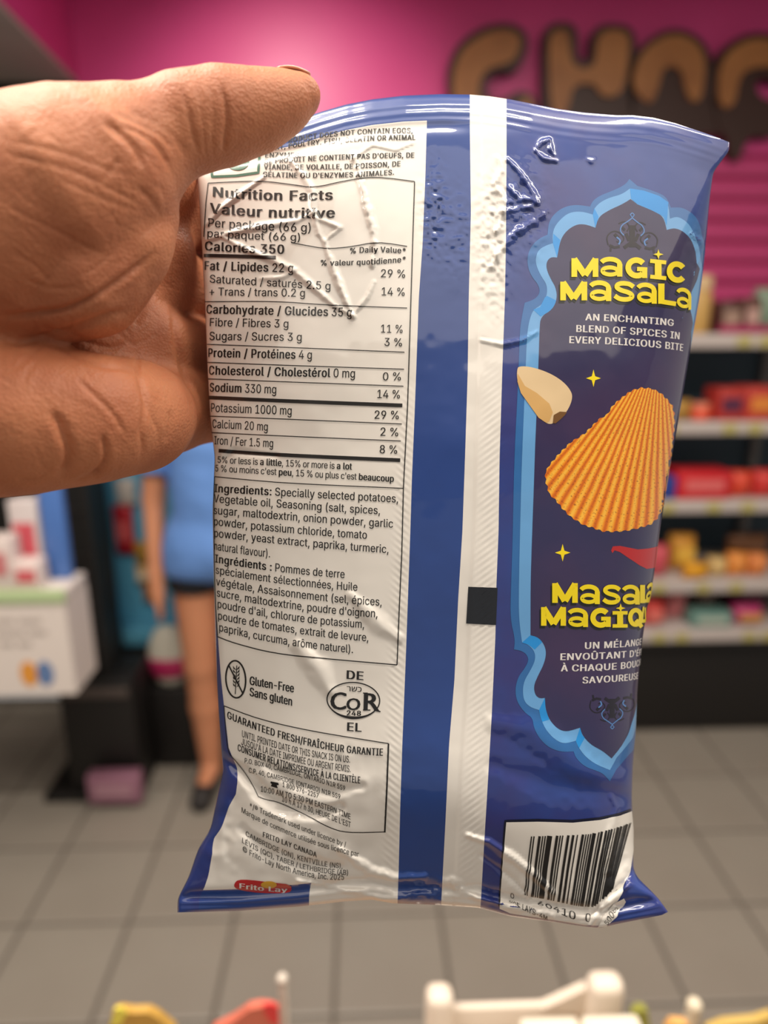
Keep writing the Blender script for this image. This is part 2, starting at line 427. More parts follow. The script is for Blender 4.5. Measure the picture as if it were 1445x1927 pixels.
def place_U(U, py, off=.00012):
    """point of the film surface at unwrapped column U and row py, lifted by off along its normal"""
    U = np.asarray(U, float); py = np.asarray(py, float)
    b = np.clip(b_of(U, py), 0, 1)
    for _ in range(4):
        px, _e = px_of_U(U, b); b = np.clip(b_of(px, py), 0, 1)
    r = np.clip(b * NB, 0, NB - 1e-6); r0 = r.astype(int); fr = r - r0
    bd = BND[r0] * (1 - fr[:, None]) + BND[r0 + 1] * fr[:, None]
    c = np.zeros(U.shape)
    for k in range(5):
        m = U >= bd[:, k]
        c = np.where(m, CUM[k] + SEG[k] * (U - bd[:, k]) / (bd[:, k + 1] - bd[:, k]), c)
    c = np.clip(c, 0, NC - 1e-6); c0 = c.astype(int); fc = c - c0
    w = [((1 - fr) * (1 - fc))[:, None], ((1 - fr) * fc)[:, None], (fr * (1 - fc))[:, None], (fr * fc)[:, None]]
    ix = [(r0, c0), (r0, c0 + 1), (r0 + 1, c0), (r0 + 1, c0 + 1)]
    p = sum(a * GP[i] for a, i in zip(w, ix)); n = sum(a * GN[i] for a, i in zip(w, ix))
    n /= np.linalg.norm(n, axis=1, keepdims=True)
    return p + n * off, n

BAG = empty('snack_bag', 'blue and white foil snack bag held up in the hand, back label facing out', 'snack bag')
FILM = dict(rough=.36, coat=1.0, coat_rough=.045)
M_FW = mat('film_white', (242, 238, 231), **FILM)
M_FB = mat('film_blue', (38, 66, 142), **FILM, noise=(38, (52, 50, 118), .42, .75))
M_FS = mat('film_stripe_blue', (34, 68, 140), **FILM)
M_INK = mat('ink_black', (22, 21, 22), rough=.4, coat=.6, coat_rough=.12)

# closed sleeve: front sheet, then a bulging rear sheet
NBK = 60
tb = np.linspace(0, 1, NBK + 2)[1:-1]
back = []
for i in range(0, NB + 1):
    b = bv[i]
    bulge = .0015 + .030 * (np.sin(np.pi * b) ** .6)
    cidx = (1 - tb) * NC; c0_ = np.clip(cidx.astype(int), 0, NC - 1); fc_ = (cidx - c0_)[:, None]
    ln = GP[i, c0_] * (1 - fc_) + GP[i, c0_ + 1] * fc_
    prof = (1 - np.abs(2 * tb - 1) ** 2.2) * bulge * (1 if 0 < i < NB else 0.3)
    back.append(ln + FW * (prof[:, None] + .0004))
back = np.array(back)
ALL = np.concatenate([GP, back], 1); NA = ALL.shape[1]
verts = ALL.reshape(-1, 3)
faces = []; fm = []
row_w0 = int(.0335 * NB); row_w1 = int(.9735 * NB)
for i in range(NB):
    o = i * NA
    for j in range(NA):
        k = (j + 1) % NA
        faces.append((o + j, o + NA + j, o + NA + k, o + k))
        if j >= NC: fm.append(1)
        elif j < CUM[1]: fm.append(1)
        elif j < CUM[2]: fm.append(0 if row_w0 <= i and (i < row_w1 or GPX[row_w1, j] > 585) else 2)
        elif j < CUM[3]: fm.append(2)
        elif j < CUM[4]: fm.append(0)
        else: fm.append(1)
film = mesh_obj('film_body', verts, faces, M_FW, BAG, True)
film.data.materials.append(M_FB); film.data.materials.append(M_FS)
film.data.polygons.foreach_set('material_index', fm)
film.data.update()

def patch_obj(name, pts3, nrm, faces, material, parent=BAG, uv=None):
    o = mesh_obj(name, pts3, faces, material, parent, True)
    me = o.data
    me.normals_split_custom_set_from_vertices([tuple(n) for n in nrm])
    if uv is not None:
        l = me.uv_layers.new(name='UVMap')
        idx = np.zeros(len(me.loops), int); me.loops.foreach_get('vertex_index', idx)
        l.data.foreach_set('uv', np.asarray(uv, float)[idx].ravel())
    return o
def orient(p3, n3, faces):
    out = []
    p3 = np.asarray(p3)
    for f in faces:
        a, b, c = p3[f[0]], p3[f[1]], p3[f[2]]
        out.append(f if np.cross(b - a, c - a) @ n3[f[0]] > 0 else tuple(reversed(f)))
    return out
def resample(pts, step, closed=True):
    p = np.array(pts, float)
    if closed: p = np.vstack([p, p[:1]])
    out = []
    for a, b in zip(p[:-1], p[1:]):
        n = max(1, int(math.ceil(np.hypot(*(b - a)) / step)))
        for t in range(n): out.append(a + (b - a) * t / n)
    if not closed: out.append(p[-1])
    return np.array(out)
def smooth_poly(pts, keep=(), it=2, closed=True):
    """Chaikin rounding that keeps the listed corners"""
    p = [tuple(q) for q in pts]; keep = {tuple(pts[i]) for i in keep}
    for _ in range(it):
        n = len(p); out = []
        for i in range(n if closed else n - 1):
            a, b = np.array(p[i]), np.array(p[(i + 1) % n])
            if p[i] in keep or (not closed and i == 0): out.append(p[i])
            else: out.append(tuple(a * .75 + b * .25))
            if p[(i + 1) % n] in keep or (not closed and i == n - 2):
                if not closed and i == n - 2: out.append(p[-1])
            else: out.append(tuple(a * .25 + b * .75))
        p = out
    return p
def inside(poly, x, y):
    c = np.zeros(x.shape, bool); n = len(poly)
    for i in range(n):
        x0, y0 = poly[i]; x1, y1 = poly[(i + 1) % n]
        if y0 == y1: continue
        m = ((y0 > y) != (y1 > y)) & (x < (x1 - x0) * (y - y0) / (y1 - y0) + x0)
        c ^= m
    return c
def fill2d(poly, step=5.0):
    o = resample(poly, step)
    x0, y0 = o.min(0); x1, y1 = o.max(0)
    gx, gy = np.meshgrid(np.arange(x0 + step * .5, x1, step), np.arange(y0 + step * .5, y1, step))
    gx, gy = gx.ravel(), gy.ravel()
    m = inside(o, gx, gy)
    g = np.stack([gx[m], gy[m]], 1)
    if len(g):
        d = np.min(np.hypot(g[:, None, 0] - o[None, :, 0], g[:, None, 1] - o[None, :, 1]), 1)
        g = g[d > step * .45]
    v = [Vector(q) for q in o] + [Vector(q) for q in g]
    n = len(o)
    r = delaunay_2d_cdt(v, [(i, (i + 1) % n) for i in range(n)], [], 1, 1e-5)
    return np.array([tuple(q) for q in r[0]]), [tuple(f) for f in r[2]]
def patch(name, poly, material, off, step=5.0, raw_U=False, uvf=None, parent=BAG):
    q, f = fill2d(poly, step)
    U = q[:, 0] if raw_U else U_of_px(q[:, 0], q[:, 1])
    p, n = place_U(U, q[:, 1], off)
    return patch_obj(name, p, n, orient(p, n, f), material, parent, None if uvf is None else uvf(q[:, 0], q[:, 1]))
class Ink:
    """collects flat strokes and glyphs on the film and builds them as one printed part"""
    def __init__(s, off=.00015): s.p = []; s.n = []; s.f = []; s.off = off; s.c = 0
    def put(s, U, py, faces, off=None):
        p, n = place_U(np.asarray(U, float), np.asarray(py, float), s.off if off is None else off)
        faces = [tuple(i + s.c for i in f) for f in orient(p, n, faces)]
        s.p.append(p); s.n.append(n); s.f += faces; s.c += len(p)
    def stroke(s, pts, w, step=4.0, closed=False, raw_U=False, taper=None):
        q = resample(pts, step, closed)
        if closed: q = np.vstack([q, q[:1]])
        d = np.gradient(q, axis=0); d /= np.maximum(np.hypot(d[:, 0], d[:, 1])[:, None], 1e-6)
        if closed:
            t = q[1] - q[-2]; t /= max(np.hypot(*t), 1e-6); d[0] = d[-1] = t
        nn = np.stack([-d[:, 1], d[:, 0]], 1) * (w / 2)
        if taper is not None: nn *= np.interp(np.linspace(0, 1, len(q)), np.linspace(0, 1, len(taper)), taper)[:, None]
        a = np.vstack([q + nn, q, q - nn]); m = len(q)
        U = a[:, 0] if raw_U else U_of_px(a[:, 0], a[:, 1])
        s.put(U, a[:, 1], [(k * m + i, k * m + i + 1, (k + 1) * m + i + 1, (k + 1) * m + i) for k in (0, 1) for i in range(m - 1)])
    def poly(s, pts, step=5.0, raw_U=False):
        q, f = fill2d(pts, step)
        s.put(q[:, 0] if raw_U else U_of_px(q[:, 0], q[:, 1]), q[:, 1], f)
    def build(s, name, material, parent=BAG):
        if not s.p: return None
        return patch_obj(name, np.vstack(s.p), np.vstack(s.n), s.f, material, parent)

# --- lettering: glyph outlines from Blender's own fonts
try:
    _fp = bpy.utils.system_resource('DATAFILES', path='fonts')
    FONT = bpy.data.fonts.load(_fp + '/Inter.woff2')
except Exception:
    FONT = None
try:
    HEB = bpy.data.fonts.load(_fp + '/NotoSansHebrew-Regular.woff2')
except Exception:
    HEB = None
_gc = {}
def _mesh_of(txt, font, off):
    """outline of the text, filled by winding number so that overlapping contours stay whole"""
    c = bpy.data.curves.new('glyph', 'FONT'); c.body = txt; c.size = 1; c.resolution_u = 3; c.offset = off
    c.fill_mode = 'NONE'
    if font: c.font = font
    o = bpy.data.objects.new('glyph', c)
    me = o.to_mesh()
    v = np.zeros(len(me.vertices) * 3); me.vertices.foreach_get('co', v); v = v.reshape(-1, 3)[:, :2]
    e = [tuple(q.vertices) for q in me.edges]
    o.to_mesh_clear(); bpy.data.objects.remove(o); bpy.data.curves.remove(c)
    if not e: return v, []
    ea = np.array(e)
    r = delaunay_2d_cdt([Vector(q) for q in v], e, [], 0, 1e-6)
    nv = np.array([tuple(q) for q in r[0]]); out = []
    A, B_ = v[ea[:, 0]], v[ea[:, 1]]
    for f in r[2]:
        x, y = nv[list(f)].mean(0)
        up = (A[:, 1] <= y) & (B_[:, 1] > y); dn = (A[:, 1] > y) & (B_[:, 1] <= y)
        side = (B_[:, 0] - A[:, 0]) * (y - A[:, 1]) - (x - A[:, 0]) * (B_[:, 1] - A[:, 1])
        if (up & (side > 0)).sum() - (dn & (side < 0)).sum() != 0: out.append(tuple(f))
    return nv, out
def glyph(ch, font='inter', off=.004):
    key = (ch, font, off)
    if key not in _gc:
        fo = FONT if font == 'inter' else HEB if font == 'heb' else None
        bar, _ = _mesh_of('|', fo, 0); t = bar[:, 0].max()
        both, _ = _mesh_of(ch + '|', fo, 0)
        adv = both[:, 0].max() - t
        v, f = (np.zeros((0, 2)), []) if ch == ' ' else _mesh_of(ch, fo, off)
        _gc[key] = (v, f, adv)
    return _gc[key]
CAPH = {}
def caph(font):
    if font not in CAPH:
        v, _, _ = glyph('H', font, 0); CAPH[font] = v[:, 1].max()
    return CAPH[font]
def text(ink, runs, a, z, cap, bow=0.0, font='inter', raw=False, lean=-.03, track=0.0, weight=.006, up=None):
    """set text from pixel a to pixel z on the film; runs: str or [(str, bold)], bow = extra drop of the mid baseline"""
    if isinstance(runs, str): runs = [(runs, False)]
    x = 0; items = []
    for s_, bold in runs:
        for ch in s_:
            v, f, adv = glyph(ch, font, 0)
            bold = bold or weight > .01
            bx = .055 if bold else .012
            items.append((v, f, x, bold)); x += adv + track + bx * .8
    tot = x
    k = cap / caph(font)
    if not raw:
        bb_ = np.clip(b_of(np.array([float(a[0])]), np.array([float(a[1])])), 0, 1); a = (max(a[0], float(Lf(bb_)[0]) + 2.5), a[1])
    ua = a[0] if raw else float(U_of_px(np.array([a[0]]), np.array([a[1]]))[0])
    uz = z[0] if raw else float(U_of_px(np.array([z[0]]), np.array([z[1]]))[0])
    for v, f, x0, bold in items:
        if not len(v): continue
        for dx, dy in ((0, 0), (.03, .004), (.058, 0)) if bold else ((0, 0), (.016, 0)):
            s = (v[:, 0] + x0 + dx) / tot
            yy = v[:, 1] + dy
            base = a[1] + (z[1] - a[1]) * s + bow * 4 * s * (1 - s)
            U = ua + (uz - ua) * s - lean * yy * k
            ink.put(U, base - yy * k, f)
# --- printed label, left panel
ink = Ink()
T = lambda *a, **k: text(ink, *a, **k)
T([('THIS PRODUCT DOES NOT CONTAIN EGGS,', 0)], (497, 276), (777, 251), 9.5, -7, weight=.016)
T('MEAT, POULTRY, FISH, GELATIN OR ANIMAL', (498, 286), (782, 264), 9.5, -6, weight=.016)
T('ENZYMES.', (498, 297), (567, 297), 9.5, weight=.016)
T("CE PRODUIT NE CONTIENT PAS D'OEUFS, DE", (496, 309), (780, 297), 9.5, -2, weight=.016)
T('VIANDE, DE VOLAILLE, DE POISSON, DE', (496, 319), (754, 313), 9.5, 3, weight=.016)
T("GÉLATINE OU D'ENZYMES ANIMALES.", (494, 333), (742, 329), 9.5, 4, weight=.016)
ink.build('dietary_notice_text', M_INK)
M_GRN = mat('ink_green', (18, 92, 66), rough=.4, coat=.6, coat_rough=.12)
ink = Ink()
ink.stroke([(398, 282), (399, 333), (444, 331), (486, 325), (490, 272), (398, 282)], 4.5)
ink.poly([(447 + 22 * math.cos(t), 305 + 16 * math.sin(t)) for t in np.linspace(0, 2 * math.pi, 28)[:-1]])
ink.build('green_dot_mark', M_GRN)

ink = Ink()
LB = [(392, 345), (388, 380), (384, 440)]
BX = smooth_poly([(392, 345), (450, 342), (497, 341), (551, 348), (592, 354), (646, 341), (704, 332), (780, 342)], closed=False)
ink.stroke(BX, 1.8)
ink.stroke([(780, 342), (777, 440), (772, 600), (767, 760), (759, 919), (756, 1040), (751, 1150), (747, 1251)], 2.0)
ink.stroke([(392, 345), (388, 380), (384, 446)], 1.6)
ink.stroke([(404, 897), (403, 960), (404, 1080), (406, 1140), (410, 1198)], 1.4)
ink.stroke(smooth_poly([(410, 1198), (440, 1210), (517, 1230), (620, 1240), (747, 1251)], closed=False), 2.0)
rule = lambda pts, w: ink.stroke(smooth_poly(pts, closed=False), w)
rule([(548, 457), (575, 462), (615, 469), (660, 465), (710, 455), (766, 464)], 1.7)
rule([(384, 481), (440, 482), (519, 485)], 6.5)
rule([(386, 568), (519, 567), (608, 574), (766, 580)], 1.7)
rule([(390, 648), (519, 653), (761, 663)], 1.7)
rule([(391, 682), (519, 687), (760, 695)], 1.7)
rule([(392, 713), (519, 718), (759, 727)], 1.7)
rule([(392, 748), (519, 754), (757, 763)], 6.8)
rule([(394, 783), (519, 788), (756, 798)], 1.7)
rule([(398, 814), (519, 820), (754, 830)], 1.7)
rule([(412, 848), (519, 856), (753, 866)], 6.8)
rule([(405, 897), (465, 903), (550, 910), (759, 919)], 1.7)
ink.build('table_rules', M_INK)
ink = Ink()
B = lambda s: [(s, True)]
T(B('Nutrition Facts'), (398, 370), (627, 376), 18.5, 4)
T(B('Valeur nutritive'), (394, 401), (631, 410), 19, 4)
T('Per package (66 g)', (390, 427), (587, 437), 16.5, 1)
T('par paquet (66 g)', (389, 446), (567, 454), 14.5, 1)
T([('Calories 350', True)], (385, 471), (536, 478), 17, 1)
T(B('% Daily Value*'), (657, 478), (765, 478), 10.5, -3, weight=.002)
T(B('% valeur quotidienne*'), (602, 500), (765, 493), 10.5, 2, weight=.002)
T([('Fat / Lipides', True), (' 22 g', False)], (384, 508), (553, 513), 16.5)
T('29 %', (715, 522), (764, 523), 15)
T('Saturated / saturés 2.5 g', (394, 532), (623, 546), 15, 0)
T('14 %', (716, 556), (763, 557), 15)
T('+ Trans / trans 0.2 g', (393, 556), (575, 559), 15)
T([('Carbohydrate / Glucides', True), (' 35 g', False)], (386, 590), (663, 596), 16.5)
T('Fibre / Fibres 3 g', (394, 614), (544, 617), 15.5)
T('11 %', (715, 626), (759, 627), 15)
T('Sugars / Sucres 3 g', (394, 640), (569, 642), 15.5)
T('3 %', (722, 651), (758, 652), 15)
T([('Protein / Protéines', True), (' 4 g', False)], (389, 672), (588, 676), 16.5)
T([('Cholesterol / Cholestérol', True), (' 0 mg', False)], (390, 705), (669, 711), 16.5)
T('0 %', (719, 716), (756, 716), 15)
T([('Sodium', True), (' 330 mg', False)], (391, 737), (521, 741), 16.5)
T('14 %', (708, 749), (754, 750), 15.5)
T('Potassium 1000 mg', (393, 775), (550, 781), 16.5)
T('29 %', (703, 788), (752, 789), 15.5)
T('Calcium 20 mg', (397, 805), (505, 811), 16)
T('2 %', (714, 820), (751, 821), 15.5)
T('Iron / Fer 1.5 mg', (404, 836), (515, 842), 15.5)
T('8 %', (713, 853), (749, 854), 15.5)
T([('5% or less is ', 0), ('a little', 1), (', 15% or more is ', 0), ('a lot', 1)], (409, 871), (662, 884), 12.5, 0, track=-.02)
T([("5 % ou moins c'est ", 0), ('peu', 1), (", 15 % ou plus c'est ", 0), ('beaucoup', 1)], (405, 887), (741, 907), 12.5, 0, track=-.02)
ink.build('nutrition_table_text', M_INK)
ink = Ink()
K = 15.2
T([('Ingredients:', 1), (' Specially selected potatoes,', 0)], (402, 926), (750, 946), K, 0)
T('Vegetable oil, Seasoning (salt, spices,', (402, 945), (716, 968), K, 1)
T('sugar, maltodextrin, onion powder, garlic', (401, 967), (740, 993), K, 1)
T('powder, potassium chloride, tomato', (402, 988), (691, 1014), K, 2)
T('powder, yeast extract, paprika, turmeric,', (402, 1010), (732, 1041), K, 2)
T('natural flavour).', (403, 1034), (509, 1049), K, 1)
T([('Ingrédients :', 1), (' Pommes de terre', 0)], (405, 1058), (649, 1088), K, 3)
T('spécialement sélectionnées, Huile', (406, 1079), (673, 1112), K, 4)
T('végétale, Assaisonnement (sel, épices,', (407, 1101), (719, 1140), K, 5)
T("sucre, maltodextrine, poudre d'oignon,", (408, 1122), (711, 1162), K, 5)
T("poudre d'ail, chlorure de potassium,", (409, 1143), (686, 1182), K, 5)
T('poudre de tomates, extrait de levure,', (410, 1165), (694, 1207), K, 5)
T('paprika, curcuma, arôme naturel).', (412, 1187), (665, 1229), K, 5)
ink.build('ingredients_text', M_INK)

ink = Ink()
ell = lambda cx, cy, rx, ry, n=48, a0=0, a1=2 * math.pi, rot=0: [(cx + rx * math.cos(t) * math.cos(rot) - ry * math.sin(t) * math.sin(rot),
      cy + rx * math.cos(t) * math.sin(rot) + ry * math.sin(t) * math.cos(rot)) for t in np.linspace(a0, a1, n)]
ink.stroke(ell(444, 1278, 18.5, 35, rot=-.06), 3.0)
ink.stroke([(431, 1252), (458, 1306)], 2.6)
ink.stroke([(446, 1252), (443, 1306)], 1.6)
for k in range(6):
    y = 1256 + k * 6.4
    for s_ in (-1, 1):
        ink.poly([(445, y + 5), (445 + s_ * 3.2, y + .5), (445 + s_ * 6.4, y - 3.5), (445 + s_ * 5.6, y + 2)], step=3)
T(B('Gluten-Free'), (469, 1288), (553, 1303), 16, 0, track=-.03)
T(B('Sans gluten'), (469, 1309), (550, 1328), 16, 0, track=-.03)
ink.build('gluten_free_mark', M_INK)
ink = Ink()
T(B('DE'), (650, 1277), (685, 1280), 16)
T(B('EL'), (651, 1375), (681, 1377), 16)
e = ell(665, 1317, 49.5, 33, rot=.05)
ink.stroke(e, 2.2); ink.stroke(ell(665, 1318, 49, 32.5, a0=.25, a1=2.9, rot=.05), 5.5, taper=[.1, 1, .1])
T(B('C'), (619, 1335), (653, 1335), 32, font='bfont', weight=.0)
T(B('O'), (650, 1336), (679, 1336), 22, font='bfont', weight=.0)
T(B('R'), (680, 1336), (713, 1337), 32, font='bfont', weight=.0)
ink.stroke([(683, 1336), (697, 1336)], 2); ink.stroke([(683, 1304), (692, 1304)], 2); ink.stroke([(704, 1336), (716, 1339)], 2.4)
T(B('248'), (651, 1346), (680, 1347), 9.5)
if HEB: text(ink, 'רשכ', (652, 1300), (681, 1302), 11, font='heb', weight=.01)
ink.build('kosher_oval_mark', M_INK)
ink = Ink()
ink.stroke(smooth_poly([(422, 1328), (486, 1353), (586, 1376), (731, 1399)], closed=False), 1.8)
ink.stroke([(731, 1399), (728, 1480), (724, 1566)], 3.0)
ink.stroke(smooth_poly([(724, 1565), (652, 1567), (619, 1557), (575, 1533), (526, 1509), (500, 1505), (486, 1499)], closed=False), 1.6)
ink.stroke(smooth_poly([(422, 1328), (428, 1415), (443, 1430), (470, 1465), (486, 1499)], closed=False), 1.4)
T('GUARANTEED FRESH/FRAÎCHEUR GARANTIE', (427, 1351), (721, 1422), 13.5, 15, weight=.018)
T('UNTIL PRINTED DATE OR THIS SNACK IS ON US.', (455, 1386), (659, 1435), 12.5, 7)
T("JUSQU'À LA DATE IMPRIMÉE OU ARGENT REMIS.", (454, 1401), (660, 1453), 12.5, 7)
T('CONSUMER RELATIONS/SERVICE À LA CLIENTÈLE', (447, 1412), (678, 1474), 12.5, 9, weight=.018)
T('P.O. BOX 40, CAMBRIDGE, ONTARIO N1R 5S9', (460, 1435), (650, 1488), 9.2, -3)
T('C.P. 40, CAMBRIDGE (ONTARIO) N1R 5S9', (468, 1453), (641, 1504), 9.2, -2)
T('1 800 376-2257', (531, 1480), (600, 1502), 9, 0)
ink.poly([(510, 1470), (524, 1473), (525, 1477), (521, 1477), (523, 1483), (510, 1479), (512, 1475), (509, 1473)], 3)
T('10:00 AM TO 5:30 PM EASTERN TIME', (490, 1489), (660, 1542), 10.5, -5)
T("10 h À 17 h 30, HEURE DE L'EST", (530, 1507), (660, 1557), 10.5, 0)
ink.build('guarantee_text', M_INK)
ink = Ink()
M_INK2 = mat('ink_grey', (70, 68, 66), rough=.4, coat=.6, coat_rough=.12)
T('*/® Trademark used under licence by /', (469, 1520), (651, 1594), 10, 2)
T('Marque de commerce utilisée sous licence par', (454, 1528), (675, 1612), 10, 9)
T([('FRITO LAY CANADA', True)], (494, 1574), (596, 1613), 9.5, 0)
T('CAMBRIDGE (ON), KENTVILLE (NS),', (462, 1572), (645, 1634), 9.5, 12)
T('LÉVIS (QC), TABER / LETHBRIDGE (AB)', (455, 1585), (656, 1646), 9.5, 15)
T('© Frito-Lay North America, Inc. 2025', (456, 1601), (648, 1655), 10.5, 15)
ink.build('trademark_text', M_INK2)
M_RED = mat('ink_red', (190, 34, 40), rough=.4, coat=.6, coat_rough=.12)
M_YEL = mat('ink_yellow', (250, 226, 10), rough=.4, coat=.6, coat_rough=.12)
M_WHT = mat('ink_white', (232, 228, 226), rough=.4, coat=.6, coat_rough=.12)
lg = patch('maker_logo', smooth_poly([(441, 1662), (448, 1655), (470, 1655), (510, 1660), (548, 1664), (549, 1677), (535, 1681), (490, 1680), (455, 1675), (441, 1670)], it=1), M_RED, .00015)
ink = Ink(.00020); ink.poly(ell(506, 1664, 15, 6.5, 24)[:-1]); ink.build('logo_sun', mat('ink_gold', (214, 164, 50), rough=.4, coat=.5), lg)
ink = Ink(.00024); T([('Frito Lay', True)], (449, 1670), (541, 1678), 9, 1); ink.build('logo_lettering', M_WHT, lg)

# --- printed picture, right panel
M_A1 = mat('arch_mid_blue', (42, 108, 176), **FILM)
M_A2 = mat('arch_light_blue', (104, 168, 226), **FILM)
M_A3 = mat('arch_night', (40, 38, 84), **FILM, noise=(26, (60, 42, 84), .40, .66))
M_A4 = mat('arch_cyan', (22, 146, 228), **FILM)
OUT_L = [(1184, 337), (1176, 348), (1153, 359), (1129, 368), (1115, 378), (1110, 389), (1083, 385), (1060, 390), (1042, 403), (1032, 420), (1030, 442),
         (1016, 448), (1001, 461), (992, 481), (993, 504), (1001, 522), (1013, 536), (1016, 551), (1007, 563), (987, 570), (982, 595), (978, 620), (976, 683), (973, 756),
         (969, 829), (966, 923), (964, 1032), (961, 1110), (960, 1165), (969, 1203), (967, 1222), (979, 1224), (990, 1230), (995, 1242), (987, 1258), (975, 1273),
         (969, 1296), (972, 1320), (987, 1341), (1002, 1351), (1004, 1370), (1016, 1391), (1033, 1407), (1056, 1415), (1079, 1414), (1083, 1426),
         (1099, 1442), (1118, 1449), (1134, 1455), (1147, 1470)]
MID_L = [(1185, 355), (1170, 366), (1147, 372), (1129, 381), (1118, 392), (1115, 404), (1094, 398), (1071, 400), (1054, 413), (1042, 429), (1039, 446), (1040, 458),
         (1030, 461), (1013, 470), (1007, 487), (1010, 504), (1019, 522), (1029, 536), (1029, 557), (1019, 574), (1003, 583), (995, 605), (991, 635), (989, 691),
         (985, 785), (981, 887), (978, 1011), (976, 1105), (976, 1165), (982, 1209), (994, 1213), (1006, 1226), (1007, 1242), (998, 1261), (986, 1281), (983, 1300),
         (986, 1320), (998, 1331), (1014, 1336), (1017, 1352), (1027, 1374), (1043, 1391), (1060, 1400), (1083, 1394), (1087, 1405), (1101, 1424), (1120, 1438), (1147, 1449)]
INN_L = [(1186, 375), (1170, 385), (1147, 395), (1126, 408), (1120, 429), (1100, 422), (1083, 423), (1065, 435), (1054, 452), (1048, 485), (1036, 484), (1028, 493), (1028, 507),
         (1036, 525), (1046, 542), (1048, 563), (1039, 583), (1017, 596), (1015, 620), (1014, 651), (1011, 742), (1007, 829), (1004, 923), (1000, 1032), (998, 1105), (998, 1195),
         (1012, 1199), (1023, 1211), (1028, 1228), (1023, 1250), (1012, 1271), (1004, 1290), (1006, 1306), (1014, 1314), (1025, 1313), (1026, 1333), (1033, 1354), (1049, 1372),
         (1066, 1377), (1091, 1369), (1095, 1383), (1111, 1401), (1134, 1413), (1150, 1427)]
OUT_R = [(1199, 350), (1234, 361), (1254, 371), (1262, 391), (1283, 390), (1305, 403), (1316, 420), (1321, 446)]
MID_R = [(1211, 359), (1240, 369), (1257, 381), (1260, 412), (1275, 407), (1295, 420), (1306, 440), (1314, 464)]
INN_R = [(1199, 385), (1228, 397), (1248, 408), (1254, 433), (1269, 429), (1286, 436), (1301, 452), (1308, 475)]
OUT_B = [(1160, 1447), (1178, 1426), (1192, 1410)]
MID_B = [(1160, 1425), (1176, 1407), (1190, 1388)]
INN_B = [(1169, 1403), (1182, 1381), (1188, 1360)]
def toU(pts): 
    a = np.array(pts, float); return list(zip(U_of_px(a[:, 0], a[:, 1]), a[:, 1]))
def edgeU(y, k):
    b = np.clip(b_of(np.array([1250.]), np.array([float(y)])), 0, 1); return (float(Umax(b)[0]) - k, y)
def rounded(pts):
    a = np.array(pts, float); keep = [0, len(a) - 1]
    for i in range(1, len(a) - 1):
        u, v = a[i] - a[i - 1], a[i + 1] - a[i]
        if u @ v / (np.hypot(*u) * np.hypot(*v)) < math.cos(math.radians(58)): keep.append(i)
    return smooth_poly([tuple(q) for q in a], keep=keep, it=2, closed=False)
def arch(Lp, Rp, Bp, k, waist=None):
    Lp, Rp, Bp = rounded(Lp), rounded(Rp), rounded(Bp)
    right = [edgeU(y, k) for y in range(int(Rp[-1][1]) + 30, int(Bp[-1][1]) - 20, 30)] if waist is None else waist
    return list(reversed(toU(Lp))) + toU(Rp) + right + toU(list(reversed(Bp)))
inn_waist = toU([(1310, 495), (1316, 506), (1311, 526), (1300, 550), (1297, 580), (1303, 608), (1300, 625)]) + [edgeU(y, 8) for y in range(660, 1330, 30)]
mid_waist = toU([(1318, 490)]) + [edgeU(y, 6) for y in range(520, 1380, 30)]
patch('arch_outer_band', arch(OUT_L, OUT_R, OUT_B, 2), M_A1, .00006, raw_U=True)
patch('arch_light_band', arch(MID_L, MID_R, MID_B, 6, mid_waist), M_A2, .00010, raw_U=True)
patch('arch_cyan_accent', [(1185, 355), (1211, 359), (1240, 369), (1257, 381), (1254, 425), (1248, 408), (1228, 397), (1199, 385), (1187, 374)], M_A4, .00012)
patch('arch_cyan_accent', [(1025, 560), (1029, 557), (1047, 566), (1039, 583), (1017, 596), (1003, 583), (1016, 578)], M_A4, .00012)
patch('arch_cyan_accent', [(982, 1209), (998, 1195), (1012, 1199), (1020, 1208), (1006, 1222), (994, 1213)], M_A4, .00012)
patch('arch_cyan_accent', [(1014, 1336), (1025, 1313), (1026, 1333), (1033, 1354), (1020, 1358), (1017, 1350)], M_A4, .00012)
patch('arch_cyan_accent', [(1083, 1394), (1091, 1369), (1095, 1383), (1100, 1388), (1089, 1408)], M_A4, .00012)
patch('arch_cyan_accent', [(1118, 392), (1126, 408), (1120, 429), (1115, 404)], M_A4, .00012)
patch('arch_cyan_accent', [(1041, 440), (1054, 452), (1048, 485), (1040, 458)], M_A4, .00012)
patch('arch_night_panel', arch(INN_L, INN_R, INN_B, 8, inn_waist), M_A3, .00014, raw_U=True)

M_YSH = mat('ink_letter_shadow', (18, 26, 24), rough=.4, coat=.6, coat_rough=.12)
def arc(cx, cy, rx, ry, a0, a1, n=14):
    return [(cx + rx * math.cos(math.radians(t)), cy + ry * math.sin(math.radians(t))) for t in np.linspace(a0, a1, n)]
